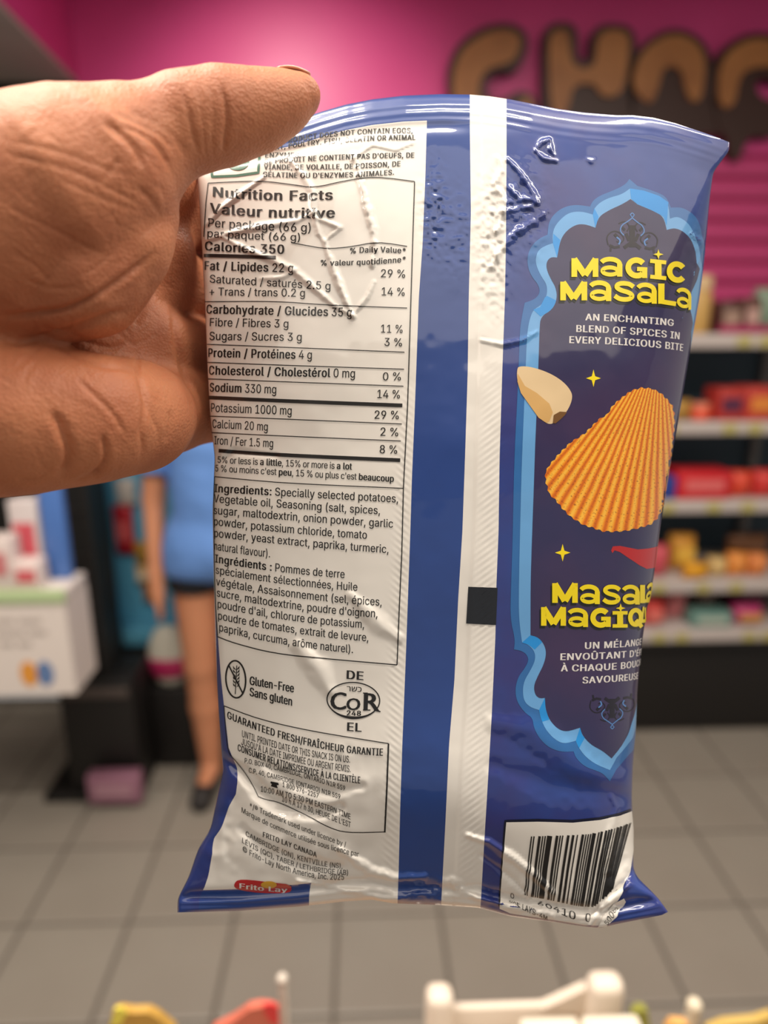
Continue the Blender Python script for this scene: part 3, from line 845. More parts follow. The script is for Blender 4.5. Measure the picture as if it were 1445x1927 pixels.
# unicase display letters on a unit box (x right, y down), as strokes [(points, width)]
SW = .27
LET = {
    'M': [([(.11, 0), (.11, 1)], .22), ([(.89, 0), (.89, 1)], .22), ([(.10, .04), (.5, .90)], .25), ([(.90, .04), (.5, .90)], .25)],
    'a': [(arc(.46, .36, .40, .26, 200, 360), .22), ([(.86, .34), (.86, 1)], .25), (arc(.45, .72, .33, .185, 0, 360, 22), .19), ([(.70, .60), (.88, .50)], .14)],
    'G': [(arc(.50, .5, .385, .385, 320, 62, 22)[::-1] if False else arc(.50, .5, .385, .385, 315, 45, 24), .24), ([(.52, .55), (.99, .55)], .18), ([(.87, .52), (.87, .98)], .22)],
    'C': [(arc(.52, .5, .40, .385, 320, 40, 24), .25)],
    'I': [([(.5, .08), (.5, .95)], .34), ([(0, .09), (1, .09)], .20), ([(0, .91), (1, .91)], .20)],
    'S': [(smooth_poly([(.92, .26), (.72, .11), (.30, .10), (.10, .28), (.30, .45), (.72, .54), (.90, .72), (.70, .90), (.28, .90), (.06, .74)], closed=False), .22)],
    'L': [([(.15, 0), (.15, 1)], .30), ([(.02, .89), (1, .89)], .22)],
    'Q': [(arc(.5, .48, .39, .38, 0, 360, 28), .24), ([(.52, .62), (.95, 1.0)], .22)],
    'U': [([(.13, 0), (.13, .55)], .24), (arc(.5, .55, .37, .34, 180, 0, 16), .24), ([(.87, .55), (.87, 0)], .24)],
    'E': [([(.13, 0), (.13, 1)], .26), ([(0, .1), (1, .1)], .2), ([(0, .5), (.9, .5)], .18), ([(0, .9), (1, .9)], .2)],
}
LET['G'][0] = (arc(.50, .5, .385, .385, -40, -315, 24), .24)
LET['C'][0] = (arc(.52, .5, .40, .385, -38, -322, 24), .25)
def display(name, items, raw_from=None):
    root = None
    for layer, (dx, dy, m, off) in enumerate(((-2.4, 5.0, M_YSH, .00020), (0, 0, M_YEL, .00036))):
        ik = Ink(off)
        for ch, x0, x1, y0, y1, sh in items:
            w, h = x1 - x0, y1 - y0
            if ch == '*':
                cx, cy = (x0 + x1) / 2, (y0 + y1) / 2
                st = []
                for q in range(4):
                    a = q * math.pi / 2
                    st.append((cx + math.cos(a) * w / 2, cy + math.sin(a) * h / 2)); st.append((cx + math.cos(a + math.pi / 4) * w * .17, cy + math.sin(a + math.pi / 4) * h * .17))
                ik.poly([(p[0] + dx * .4, p[1] + dy * .4) for p in st], 3)
                continue
            for pts, sw in LET[ch]:
                q = np.array(pts, float)
                d = np.gradient(q, axis=0) * [w, h]; d /= np.maximum(np.hypot(d[:, 0], d[:, 1])[:, None], 1e-6)
                px = x0 + q[:, 0] * w; py = y0 + q[:, 1] * h + (q[:, 0] - .5) * sh
                sc = .5 * (w + h)
                pl = [(a + dx, b + dy) for a, b in zip(px, py)]
                if x1 > 1225 and y0 > 1000 or x1 > 1290:
                    pl = [(float(U_of_px(np.array([a]), np.array([b]))[0]) if a < Rf(b_of(np.array([a]), np.array([b])))[0] else a, b) for a, b in pl]
                    ik.stroke(pl, (1.0 if ch in 'aS' else 1.12) * sw * sc, step=3, raw_U=True)
                else:
                    ik.stroke(pl, (1.0 if ch in 'aS' else 1.12) * sw * sc, step=3)
        o = ik.build(name if layer else name + '_shadow', m)
    return o
display('title_lettering', [('M', 1074, 1125, 487, 522, 0), ('a', 1127, 1171, 485, 521, 1), ('G', 1176, 1217, 486, 524, 2), ('I', 1222, 1252, 490, 526, 3), ('*', 1228, 1247, 470, 489, 0),
                            ('C', 1254, 1289, 493, 532, 3),
                            ('M', 1053, 1104, 531, 566, 0), ('a', 1107, 1150, 529, 567, 1), ('S', 1153, 1194, 530, 568, 2), ('a', 1196, 1235, 533, 571, 3), ('L', 1238, 1270, 536, 574, 5), ('a', 1271, 1300, 542, 581, 6)])
display('french_title_lettering', [('M', 1038, 1086, 1097, 1134, 0), ('a', 1089, 1128, 1100, 1136, 1), ('S', 1132, 1167, 1100, 1137, 0), ('a', 1169, 1202, 1100, 1137, 0), ('L', 1204, 1224, 1100, 1134, -1),
                                   ('a', 1228, 1262, 1096, 1130, -4),
                                   ('M', 1017, 1064, 1142, 1177, 0), ('a', 1067, 1106, 1144, 1179, 1), ('G', 1110, 1148, 1144, 1180, 0), ('I', 1151, 1179, 1150, 1180, 0), ('*', 1157, 1175, 1135, 1153, 0),
                                   ('Q', 1181, 1207, 1144, 1180, -1), ('U', 1210, 1226, 1142, 1175, -2)])
ink = Ink(.00020)
T(B('AN ENCHANTING'), (1100, 603), (1267, 614), 12.5, -1.5, weight=.008)
T(B('BLEND OF SPICES IN'), (1082, 625), (1278, 639), 13, -2.5, weight=.008)
T(B('EVERY DELICIOUS BITE'), (1069, 646), (1284, 661), 13, -3, weight=.008)
ink.build('tagline_text', M_WHT)
ink = Ink(.00020)
def TU(s, a, u1, y1, cap, bow=0):
    text(ink, B(s), a, (u1, y1), cap, bow, raw=True, weight=.008)
T(B('UN MÉLANGE'), (1098, 1221), (1205, 1213), 12.5, 1, weight=.008)
TU("ENVOÛTANT D'ÉPICES", (1052, 1242), 1286, 1228, 12.5, 3)
TU('À CHAQUE BOUCHÉE', (1054, 1263), 1266, 1248, 12.5, 4)
T(B('SAVOUREUSE'), (1094, 1286), (1199, 1277), 12.5, 1, weight=.008)
ink.build('french_tagline_text', M_WHT)
for cx, cy, w, h in ((1116, 712, 28, 33), (1058, 1040, 29, 33)):
    ik = Ink(.00020)
    st = []
    for q in range(4):
        a = q * math.pi / 2
        st.append((cx + math.cos(a) * w / 2, cy + math.sin(a) * h / 2)); st.append((cx + math.cos(a + math.pi / 4) * w * .16, cy + math.sin(a + math.pi / 4) * h * .16))
    ik.poly(st, 3); ik.build('sparkle', M_YEL)
# ornaments
def ornament(cx, cy, s, flip):
    for m, off, strokes in (
        (mat('ornament_dark', (16, 12, 34), rough=.4, coat=.7), .00018, [
            (smooth_poly([(-46, 18), (-50, 2), (-38, -10), (-24, -8), (-14, 4), (-22, 14), (-30, 10)], closed=False), 2.4),
            (smooth_poly([(46, 18), (50, 2), (38, -10), (24, -8), (14, 4), (22, 14), (30, 10)], closed=False), 2.4),
            (smooth_poly([(-26, -24), (-14, -30), (-4, -20), (-10, -10)], closed=False), 2.4), (smooth_poly([(26, -24), (14, -30), (4, -20), (10, -10)], closed=False), 2.4),
            ([(-16, 22), (0, 10), (16, 22)], 7), ([(0, -22), (0, 20)], 11), ([(-34, -4), (-26, 4)], 6), ([(34, -4), (26, 4)], 6), ([(-12, -6), (-6, 8)], 6), ([(12, -6), (6, 8)], 6), ([(-20, -18), (-14, -12)], 5), ([(20, -18), (14, -12)], 5), ([(-44, 18), (-34, 22), (-24, 20)], 5), ([(44, 18), (34, 22), (24, 20)], 5), ([(-40, 18), (-42, 30)], 4), ([(40, 18), (42, 30)], 4)]),
        (mat('ornament_light', (84, 132, 196), rough=.4, coat=.7), .00020, [
            ([(0, -46), (4, -42), (0, -37), (-4, -42), (0, -46)], 2.0), (smooth_poly([(0, -36), (-10, -28), (-20, -22), (-24, -10), (-16, -2)], closed=False), 2.2),
            (smooth_poly([(0, -36), (10, -28), (20, -22), (24, -10), (16, -2)], closed=False), 2.2), (smooth_poly([(-30, 2), (-22, 8), (-26, 16)], closed=False), 3.0), (smooth_poly([(30, 2), (22, 8), (26, 16)], closed=False), 3.0)])):
        ik = Ink(off)
        for pts, w in strokes:
            ik.stroke([(cx + x * s, cy + y * s * flip + x * s * .04 * flip) for x, y in pts], w * s, step=3)
        ik.build('ornament', m)
ornament(1189, 446, .98, 1); ornament(1151, 1332, .86, -1)

# garlic clove, chip and chili pictures
def cp(pts, s=3.01, ox=900, oy=660): return [(ox + x / s, oy + y / s) for x, y in pts]
def grad_mat(name, c0, c1, dark, rot):
    m = mat(name, c0, rough=.45, coat=.8, coat_rough=.12, noise=(160, c1, .35, .7)); return m
g = patch('garlic_picture', smooth_poly(cp([(218, 100), (235, 88), (300, 92), (400, 125), (480, 175), (525, 230), (532, 270), (510, 330), (470, 380), (420, 415), (390, 415), (340, 380), (290, 310), (240, 240), (218, 170)]), it=3),
          mat('garlic_print', (232, 204, 160), **FILM), .00018)
patch('garlic_shade', cp([(222, 130), (262, 200), (330, 240), (400, 300), (420, 350), (400, 400), (385, 410), (340, 380), (290, 310), (240, 240), (220, 175)]), mat('garlic_print_deep', (218, 174, 108), **FILM), .00022, parent=g)
patch('garlic_root', cp([(420, 410), (425, 365), (460, 345), (500, 348), (488, 365), (465, 388), (435, 412)]), mat('garlic_print_root', (120, 82, 40), **FILM), .00026, parent=g)
chip = cp([(838, 245), (870, 225), (920, 210), (980, 215), (1030, 240), (1065, 275), (1095, 310), (1107, 360), (1107, 420), (1100, 500), (1090, 580), (1082, 700), (1062, 800),
           (1042, 890), (1010, 950), (970, 985), (900, 1005), (830, 1020), (760, 1025), (700, 1022), (640, 1000), (600, 990), (560, 965), (520, 940), (480, 900), (440, 850), (400, 810),
           (380, 740), (378, 690), (400, 650), (450, 590), (520, 520), (600, 470), (680, 390), (730, 360), (760, 310), (800, 275)])
# scalloped rim from the ridges
cr_ = resample(chip, 4.0); nn = np.gradient(cr_, axis=0); nn = np.stack([nn[:, 1], -nn[:, 0]], 1); nn /= np.maximum(np.hypot(nn[:, 0], nn[:, 1])[:, None], 1e-6)
chip = [tuple(q) for q in cr_ + nn * (1.5 * np.sin(np.arange(len(cr_)) * 1.55))[:, None]]
mc = bpy.data.materials.new('chip_print'); mc.use_nodes = True; nt = mc.node_tree; bs = nt.nodes['Principled BSDF']
bs.inputs['Roughness'].default_value = .4; bs.inputs['Coat Weight'].default_value = .8; bs.inputs['Coat Roughness'].default_value = .12
uvn = nt.nodes.new('ShaderNodeUVMap'); uvn.uv_map = 'UVMap'
sx = nt.nodes.new('ShaderNodeSeparateXYZ'); nt.links.new(uvn.outputs['UV'], sx.inputs[0])
nz = nt.nodes.new('ShaderNodeTexNoise'); nz.inputs['Scale'].default_value = 9; nz.inputs['Detail'].default_value = 3; nt.links.new(uvn.outputs['UV'], nz.inputs['Vector'])
ad = nt.nodes.new('ShaderNodeMath'); ad.operation = 'MULTIPLY_ADD'; ad.inputs[1].default_value = .9; nt.links.new(nz.outputs['Fac'], ad.inputs[0])
ml = nt.nodes.new('ShaderNodeMath'); ml.operation = 'MULTIPLY'; ml.inputs[1].default_value = 2 * math.pi * 24; nt.links.new(sx.outputs[0], ml.inputs[0]); nt.links.new(ml.outputs[0], ad.inputs[2])
sn = nt.nodes.new('ShaderNodeMath'); sn.operation = 'SINE'; nt.links.new(ad.outputs[0], sn.inputs[0])
mr = nt.nodes.new('ShaderNodeMapRange'); mr.inputs[1].default_value = -1; mr.inputs[2].default_value = 1; nt.links.new(sn.outputs[0], mr.inputs[0])
rp = nt.nodes.new('ShaderNodeValToRGB')
rp.color_ramp.elements[0].color = (*s2l((214, 102, 6)), 1); rp.color_ramp.elements[1].color = (*s2l((255, 194, 66)), 1)
el = rp.color_ramp.elements.new(.45); el.color = (*s2l((248, 152, 18)), 1)
nt.links.new(mr.outputs[0], rp.inputs['Fac'])
n2 = nt.nodes.new('ShaderNodeTexNoise'); n2.inputs['Scale'].default_value = 95; n2.inputs['Detail'].default_value = 2; nt.links.new(uvn.outputs['UV'], n2.inputs['Vector'])
r2 = nt.nodes.new('ShaderNodeValToRGB'); r2.color_ramp.elements[0].position = .58; r2.color_ramp.elements[1].position = .68
r2.color_ramp.elements[0].color = (0, 0, 0, 1); r2.color_ramp.elements[1].color = (.7, .7, .7, 1); nt.links.new(n2.outputs['Fac'], r2.inputs['Fac'])
mx = nt.nodes.new('ShaderNodeMix'); mx.data_type = 'RGBA'; nt.links.new(r2.outputs['Color'], mx.inputs['Factor']); nt.links.new(rp.outputs['Color'], mx.inputs['A']); mx.inputs['B'].default_value = (*s2l((150, 62, 10)), 1)
nt.links.new(mx.outputs['Result'], bs.inputs['Base Color'])
fx, fy = 900 + 1030 / 3.01, 660 - 60 / 3.01
def chip_uv(x, y):
    a = np.arctan2(x - fx, y - fy); r = np.hypot(x - fx, y - fy) / 330
    return np.stack([(a + 1.0) / 1.25 , r], 1)
patch('chip_picture', chip, mc, .00018, step=4.5, uvf=chip_uv)
cl = toU(cp([(750, 1130), (760, 1108), (800, 1105), (850, 1115), (900, 1125), (960, 1120), (1012, 1106)]))
cl += [(edgeU(1022, -2)), (edgeU(1068, -2))] + toU(cp([(995, 1228), (950, 1235), (910, 1215), (850, 1175), (800, 1140), (770, 1130), (757, 1146)]))
patch('chili_picture', cl, M_RED, .00018, raw_U=True, step=4)

# black sensor mark on the seam stripe
patch('sensor_mark', [(881, 1104), (936, 1106), (933, 1176), (877, 1173)], mat('ink_dark_teal', (14, 20, 30), rough=.3, coat=.8), .00015)
# bar code label
lab = [(952, 1546), (1011, 1545), (1077, 1547), (1128, 1542), (1165, 1534), (1187, 1526), (1190, 1560), (1190, 1600), (1184, 1640), (1172, 1676), (1150, 1712), (1128, 1740), (1100, 1739), (1040, 1729), (960, 1717), (940, 1708), (944, 1640)]
ik = Ink(.00010); ik.stroke([(940, 1705), (944, 1640), (951, 1545), (1011, 1543), (1077, 1545), (1128, 1540), (1165, 1532), (1187, 1524)], 5); ik.build('barcode_border', mat('ink_navy', (14, 18, 44), rough=.4, coat=.6))
patch('barcode_label', lab, M_FW, .00036)
ik = Ink(.00052)
def along(pl, t):
    p = np.array(pl, float); x = np.linspace(0, 1, len(p)); return np.array([np.interp(t, x, p[:, 0]), np.interp(t, x, p[:, 1])])
TOPB = [(998, 1572), (1035, 1571), (1072, 1570), (1108, 1568), (1142, 1561), (1166, 1554), (1185, 1547)]
BOTB = [(986, 1682), (1020, 1688), (1054, 1695), (1086, 1702), (1116, 1704), (1138, 1686), (1152, 1670)]
bits = '101' + '0001101' + '0101111' + '0001101' + '0100011' + '0011001' + '0001101' + '01010' + '1110010' + '1100110' + '1101100' + '1001110' + '1110010' + '1011100' + '101'
nbit = len(bits); i = 0
while i < nbit:
    if bits[i] == '1':
        j = i
        while j < nbit and bits[j] == '1': j += 1
        tc_ = (i + j) / 2 / nbit; wpx = (j - i) * 1.02 * np.hypot(*(along(TOPB, min(tc_ + .02, 1)) - along(TOPB, max(tc_ - .02, 0)))) / (nbit * (min(tc_ + .02, 1) - max(tc_ - .02, 0)))
        ik.stroke([along(TOPB, tc_), along(np.array(TOPB) * .5 + np.array(BOTB) * .5, tc_) + [-1, 2], along(BOTB, tc_)], wpx)
        i = j
    else: i += 1
text(ik, '0', (959, 1686), (968, 1689), 9); text(ik, '60410', (1009, 1702), (1083, 1729), 11.5, 0); text(ik, '0', (1099, 1731), (1112, 1734), 13)
text(ik, 'DAE LAYS-4M', (957, 1699), (1030, 1729), 7.5)
ik.build('barcode_print', M_INK)
ik = Ink(.00072)
# small printed number on the turned-up corner
cc = [(1124, 1742), (1134, 1722), (1152, 1698), (1172, 1688), (1176, 1694), (1160, 1722), (1140, 1740)]
patch('corner_tab', cc, M_FW, .00060)
def rot_text(ik, s, a, z, cap):
    a = np.array(a, float); z = np.array(z, float); x = 0; it = []
    for ch in s:
        v, f, adv = glyph(ch, 'inter', .006); it.append((v, f, x)); x += adv
    L = np.hypot(*(z - a)); d = (z - a) / L; n = np.array([d[1], -d[0]]); k = cap / caph('inter')
    for v, f, x0 in it:
        if len(v):
            q = a + ((v[:, :1] + x0) / x * L) * d + v[:, 1:] * k * n
            ik.put(U_of_px(q[:, 0], q[:, 1]), q[:, 1], f)
rot_text(ik, '50082', (1141, 1739), (1165, 1708), 9)
ik.build('corner_number', M_INK)
# ================================================================== the hand
def smin(a, b, k):
    h = np.clip(.5 + .5 * (b - a) / k, 0, 1)
    return b + (a - b) * h - k * h * (1 - h)
def cone(p, a, b, ra, rb):
    a = np.asarray(a); b = np.asarray(b); d = b - a
    t = np.clip(((p - a) @ d) / (d @ d), 0, 1)
    return np.linalg.norm(p - (a + t[..., None] * d), axis=-1) - (ra + t * (rb - ra))
def blob(p, c, r, axes=None):
    """ellipsoid, radii r along axes rows"""
    q = p - np.asarray(c)
    if axes is not None: q = q @ np.asarray(axes).T
    r = np.asarray(r, float)
    k0 = np.linalg.norm(q / r, axis=-1); k1 = np.linalg.norm(q / (r * r), axis=-1)
    return k0 * (k0 - 1) / np.maximum(k1, 1e-9)
def surface_nets(f, lo, hi, h):
    nx, ny, nz = [int(math.ceil((hi[i] - lo[i]) / h)) + 1 for i in range(3)]
    X = np.stack(np.meshgrid(lo[0] + h * np.arange(nx), lo[1] + h * np.arange(ny), lo[2] + h * np.arange(nz), indexing='ij'), -1)
    V = np.empty((nx, ny, nz), np.float32)
    for i in range(0, nx, 16): V[i:i + 16] = f(X[i:i + 16])
    del X
    S = V < 0
    c = np.zeros((nx - 1, ny - 1, nz - 1), np.int8)
    for i in (0, 1):
        for j in (0, 1):
            for k in (0, 1): c += S[i:nx - 1 + i, j:ny - 1 + j, k:nz - 1 + k]
    act = np.argwhere((c > 0) & (c < 8))
    idx = -np.ones(c.shape, int); idx[tuple(act.T)] = np.arange(len(act))
    acc = np.zeros((len(act), 3)); cnt = np.zeros(len(act))
    cs = [(i, j, k) for i in (0, 1) for j in (0, 1) for k in (0, 1)]
    for p in cs:
        for a in range(3):
            if p[a]: continue
            q = list(p); q[a] = 1
            v0 = V[tuple((act + p).T)]; v1 = V[tuple((act + q).T)]
            m = (v0 < 0) != (v1 < 0)
            t = np.where(m, v0 / np.where(m, v0 - v1, 1), 0)
            pt = np.array(p, float)[None] + t[:, None] * (np.array(q) - np.array(p))[None]
            acc += pt * m[:, None]; cnt += m
    vert = (act + acc / cnt[:, None]) * h + lo
    faces = []
    for a in range(3):
        b, d = (a + 1) % 3, (a + 2) % 3
        s0 = [slice(None)] * 3; s1 = [slice(None)] * 3
        s0[a] = slice(0, -1); s1[a] = slice(1, None)
        A, Bm = S[tuple(s0)], S[tuple(s1)]
        e = np.argwhere(A != Bm)
        ok = (e[:, b] > 0) & (e[:, d] > 0) & (e[:, b] < S.shape[b] - 1) & (e[:, d] < S.shape[d] - 1)
        e = e[ok]; flip = A[tuple(e.T)]
        def cell(ob, od):
            q = e.copy(); q[:, b] += ob; q[:, d] += od; return idx[tuple(q.T)]
        q = np.stack([cell(-1, -1), cell(0, -1), cell(0, 0), cell(-1, 0)], 1)
        q[~flip] = q[~flip][:, ::-1]
        faces.append(q)
    return vert, np.vstack(faces)
def project(f, v, it=3, eps=2e-4):
    for _ in range(it):
        d = f(v)
        g = np.stack([f(v + np.eye(3)[k] * eps) - f(v - np.eye(3)[k] * eps) for k in range(3)], 1) / (2 * eps)
        g /= np.maximum(np.linalg.norm(g, axis=1, keepdims=True), .3)
        v = v - d[:, None] * g
    return v, g / np.maximum(np.linalg.norm(g, axis=1, keepdims=True), 1e-9)
def quad_subdivide(v, q):
    e = np.sort(np.concatenate([q[:, [i, (i + 1) % 4]] for i in range(4)]), 1)
    ue, inv = np.unique(e, axis=0, return_inverse=True); inv = inv.reshape(-1)
    n = len(v); m = len(q)
    mid = v[ue].mean(1); cen = v[q].mean(1)
    E_ = [n + inv[i * m:(i + 1) * m] for i in range(4)]
    C_ = n + len(ue) + np.arange(m)
    out = np.vstack([np.stack([q[:, i], E_[i], C_, E_[(i - 1) % 4]], 1) for i in range(4)])
    return np.vstack([v, mid, cen]), out

def Pm(px, py, d): return P(np.array(px, float), np.array(py, float), np.array(d, float))
def R_(r, d): return r / F_PX * d     # pixel radius at depth d
HD = []      # (a, b, ra, rb)
def chain(pts):
    out = []
    for (x0, y0, d0, r0), (x1, y1, d1, r1) in zip(pts[:-1], pts[1:]):
        out.append((Pm(x0, y0, d0), Pm(x1, y1, d1), R_(r0, d0), R_(r1, d1)))
    return out
THUMB = chain([(567, 179, .1905, 36), (530, 194, .189, 51), (480, 210, .187, 66), (415, 220, .184, 79), (345, 235, .180, 82), (255, 274, .177, 90)])
THENAR = chain([(235, 290, .176, 104), (205, 314, .174, 128), (120, 364, .172, 170), (0, 428, .173, 194), (-120, 490, .176, 205), (-300, 550, .182, 200)])
WEB = chain([(264, 395, .180, 70), (226, 448, .178, 88), (150, 498, .177, 126), (40, 520, .178, 130)])
WEBTOP = chain([(240, 310, .196, 80), (296, 335, .216, 68), (325, 385, .230, 58)])
PALM = chain([(-300, 560, .196, 210), (-60, 610, .200, 120), (150, 630, .210, 96), (275, 645, .221, 74)])
PALM2 = chain([(-60, 540, .200, 120), (180, 520, .212, 84), (300, 475, .224, 66)])
HYPO = chain([(-320, 715, .186, 200), (-60, 780, .178, 148), (60, 790, .180, 124), (180, 788, .186, 106), (258, 784, .200, 92), (318, 774, .223, 68), (365, 766, .236, 58)])
INDEX = chain([(285, 430, .228, 66), (345, 415, .240, 62), (430, 425, .242, 56), (560, 440, .247, 52), (660, 446, .243, 46), (735, 450, .236, 40)])
MIDDLE = chain([(290, 545, .229, 68), (352, 545, .243, 62), (440, 560, .248, 56), (590, 570, .254, 53), (700, 565, .250, 47), (775, 560, .240, 41)])
RING = chain([(300, 655, .225, 64), (355, 660, .239, 60), (440, 680, .247, 55), (575, 690, .254, 51), (680, 680, .250, 45), (745, 672, .242, 40)])
PINKY = chain([(315, 766, .223, 64), (372, 768, .236, 56), (440, 780, .239, 48), (540, 785, .244, 44), (620, 778, .240, 39), (675, 770, .234, 35)])
ARM = chain([(-260, 590, .186, 220), (-480, 640, .188, 205), (-900, 760, .196, 225), (-1300, 870, .21, 250)])
def grp(p, ch, k):
    d = None
    for a, b, ra, rb in ch:
        c = cone(p, a, b, ra, rb); d = c if d is None else smin(d, c, k)
    return d
def hand_sdf(p):
    d = smin(grp(p, PALM, .008), grp(p, PALM2, .008), .010)
    d = smin(d, grp(p, HYPO, .008), .009)
    fg = None
    for c in (INDEX, MIDDLE, RING, PINKY):
        q = grp(p, c, .004); fg = q if fg is None else smin(fg, q, .0015)
    d = smin(d, fg, .006)
    d = smin(d, grp(p, WEBTOP, .006), .006)
    t = smin(grp(p, THENAR, .006), grp(p, THUMB, .004), .005)
    t = smin(t, grp(p, WEB, .006), .0014)
    d = smin(d, t, .0035)
    return smin(d, grp(p, ARM, .02), .008)
pts_all = np.array([q for c in (THUMB, THENAR, PALM, HYPO, INDEX, MIDDLE, RING, PINKY, ARM) for s_ in c for q in s_[:2]])
HBAS = np.stack([RT, UP, FW])      # hand grid is aligned with the view, in metres
loc = lambda w: (w - C0) @ HBAS.T
glo = lambda l: l @ HBAS + C0
pl = loc(pts_all); lo = pl.min(0) - .05; hi = pl.max(0) + .05
hv, hq = surface_nets(lambda l: hand_sdf(glo(l)), lo, hi, .0022)
hv, hq = quad_subdivide(hv, hq)
hv = glo(hv)
hv, hn = project(hand_sdf, hv, 2)
nq = len(hv)
_n = hn
hv, hq2 = quad_subdivide(hv, hq)
hn = quad_subdivide(_n, hq)[0]; hn /= np.linalg.norm(hn, axis=1, keepdims=True); hq = hq2
pxh, pyh, dh = to_px(hv)
front = sst((-(hn @ FW) + .15) / .5)
HC = [  # palm lines: points, half width px, depth mm
    ([(417, 159), (429, 221), (424, 262), (420, 292)], 5, .55), ([(343, 166), (356, 222), (373, 290)], 5, .35), ([(395, 150), (402, 210), (398, 290)], 4, .18), ([(372, 150), (380, 220), (388, 300)], 4, .15),
    ([(190, 228), (214, 240), (240, 262), (260, 288), (270, 318)], 8, .8), ([(225, 236), (262, 250), (292, 270), (312, 298), (319, 322)], 5, .55),
    ([(210, 210), (260, 235), (300, 250), (330, 285)], 6, .3), ([(232, 205), (290, 228), (335, 262), (352, 300)], 6, .25),
    ([(225, 300), (205, 325), (190, 345)], 6, .3), ([(255, 350), (285, 375), (305, 410)], 6, .35), ([(300, 345), (312, 372), (316, 410)], 6, .4),
    ([(0, 597), (76, 590), (128, 583), (183, 556), (244, 513), (274, 489), (296, 470)], 6, 1.0),
    ([(0, 632), (30, 646), (70, 638), (100, 629), (137, 623), (195, 596), (253, 583)], 8, 1.2),
    ([(79, 611), (107, 629), (146, 632), (170, 647), (219, 657), (240, 640)], 5, .8), ([(107, 653), (152, 675), (189, 690), (237, 693), (259, 708)], 5, .5),
    ([(143, 711), (183, 748), (219, 784), (237, 824)], 5, .45), ([(259, 657), (259, 705), (271, 739), (274, 778), (265, 809), (271, 845), (259, 879)], 5, .6),
    ([(262, 712), (286, 784), (301, 815), (295, 839)], 5, .4), ([(96, 770), (108, 790), (118, 815), (131, 845), (131, 876), (110, 903)], 10, 1.3), ([(192, 815), (201, 855), (195, 876), (170, 897)], 6, .9),
    ([(286, 532), (271, 580), (256, 606), (248, 612)], 8, 1.2), ([(323, 571), (335, 663), (356, 733), (375, 800), (381, 830)], 6, .9),
    ([(30, 900), (60, 905), (90, 896)], 5, .4), ([(140, 906), (165, 895), (190, 885)], 4, .4), ([(320, 770), (322, 800), (310, 835)], 5, .35),
    ([(0, 262), (50, 270), (110, 285), (170, 305), (215, 325), (260, 330)], 4, .22), ([(0, 288), (60, 300), (130, 318), (190, 345), (240, 372), (280, 395)], 4, .22),
    ([(10, 385), (60, 412), (120, 440), (160, 465), (200, 480)], 4, .22), ([(100, 330), (160, 360), (220, 385), (270, 400)], 4, .18), ([(120, 300), (110, 340), (102, 390), (96, 440)], 3, .14),
    ([(165, 300), (158, 350), (160, 410), (150, 470)], 3, .14), ([(60, 320), (40, 350), (20, 375)], 3, .12), ([(85, 335), (65, 365), (55, 385)], 3, .12), ([(225, 340), (222, 380), (218, 420)], 3, .14), ([(250, 350), (246, 385), (240, 420)], 3, .14),
    ([(150, 520), (190, 500), (240, 440)], 4, .2), ([(40, 520), (90, 545), (150, 540)], 4, .2), ([(60, 560), (110, 500), (140, 450)], 4, .18), ([(20, 470), (70, 500), (100, 540)], 4, .2),
    ([(40, 735), (52, 700), (70, 680)], 4, .25), ([(20, 700), (60, 670), (90, 640)], 4, .2), ([(203, 612), (240, 640), (258, 655)], 4, .35), ([(225, 600), (250, 640)], 4, .3),
]
_r = random.Random(3)
for _ in range(110):
    x0, y0 = _r.uniform(-10, 300), _r.uniform(190, 880)
    a_ = math.radians(_r.choice((28, 32, 100, 108, -35, 60)) + _r.uniform(-12, 12)); l_ = _r.uniform(25, 75)
    HC.append(([(x0, y0), (x0 + .5 * l_ * math.cos(a_) + _r.uniform(-4, 4), y0 + .5 * l_ * math.sin(a_) + _r.uniform(-4, 4)), (x0 + l_ * math.cos(a_), y0 + l_ * math.sin(a_))], _r.uniform(2.6, 3.6), _r.uniform(.05, .13)))
disp = np.zeros(len(hv))
m = (pxh > -60) & (pxh < 640) & (pyh > 80) & (pyh < 960) & (front > .02)
xx, yy = pxh[m], pyh[m]
D = np.zeros(xx.shape)
for pts, w, dep in HC:
    q_ = np.array(pts); bb = (xx > q_[:, 0].min() - 6 * w) & (xx < q_[:, 0].max() + 6 * w) & (yy > q_[:, 1].min() - 6 * w) & (yy < q_[:, 1].max() + 6 * w)
    if not bb.any(): continue
    dd, t, s_ = seg_dist(xx[bb], yy[bb], smooth_poly(pts, closed=False))
    fade = np.clip(np.minimum(t, 1 - t) / .15, 0, 1)
    D[bb] += -dep * fade * np.exp(-(dd / w) ** 2) + dep * .18 * fade * np.exp(-((dd - 2.2 * w) / (1.6 * w)) ** 2)
D += .35 * vnoise(xx / 46, yy / 46, 61) + .10 * vnoise(xx / 15, yy / 15, 62)
disp[m] = D * front[m]
hv = hv + hn * (disp * .001)[:, None]
HAND = empty('hand', 'bare left hand from the left pinching the snack bag between thumb and fingers', 'hand')
ms = bpy.data.materials.new('skin'); ms.use_nodes = True; nt = ms.node_tree; bs = nt.nodes['Principled BSDF']
bs.inputs['Roughness'].default_value = .5; bs.inputs['Specular IOR Level'].default_value = .36
bs.inputs['Subsurface Weight'].default_value = .18; bs.inputs['Subsurface Radius'].default_value = (1, .32, .18); bs.inputs['Subsurface Scale'].default_value = .004
tc = nt.nodes.new('ShaderNodeTexCoord')
n1 = nt.nodes.new('ShaderNodeTexNoise'); n1.inputs['Scale'].default_value = 55; n1.inputs['Detail'].default_value = 6; nt.links.new(tc.outputs['Object'], n1.inputs['Vector'])
rp = nt.nodes.new('ShaderNodeValToRGB'); rp.color_ramp.elements[0].position = .32; rp.color_ramp.elements[1].position = .68
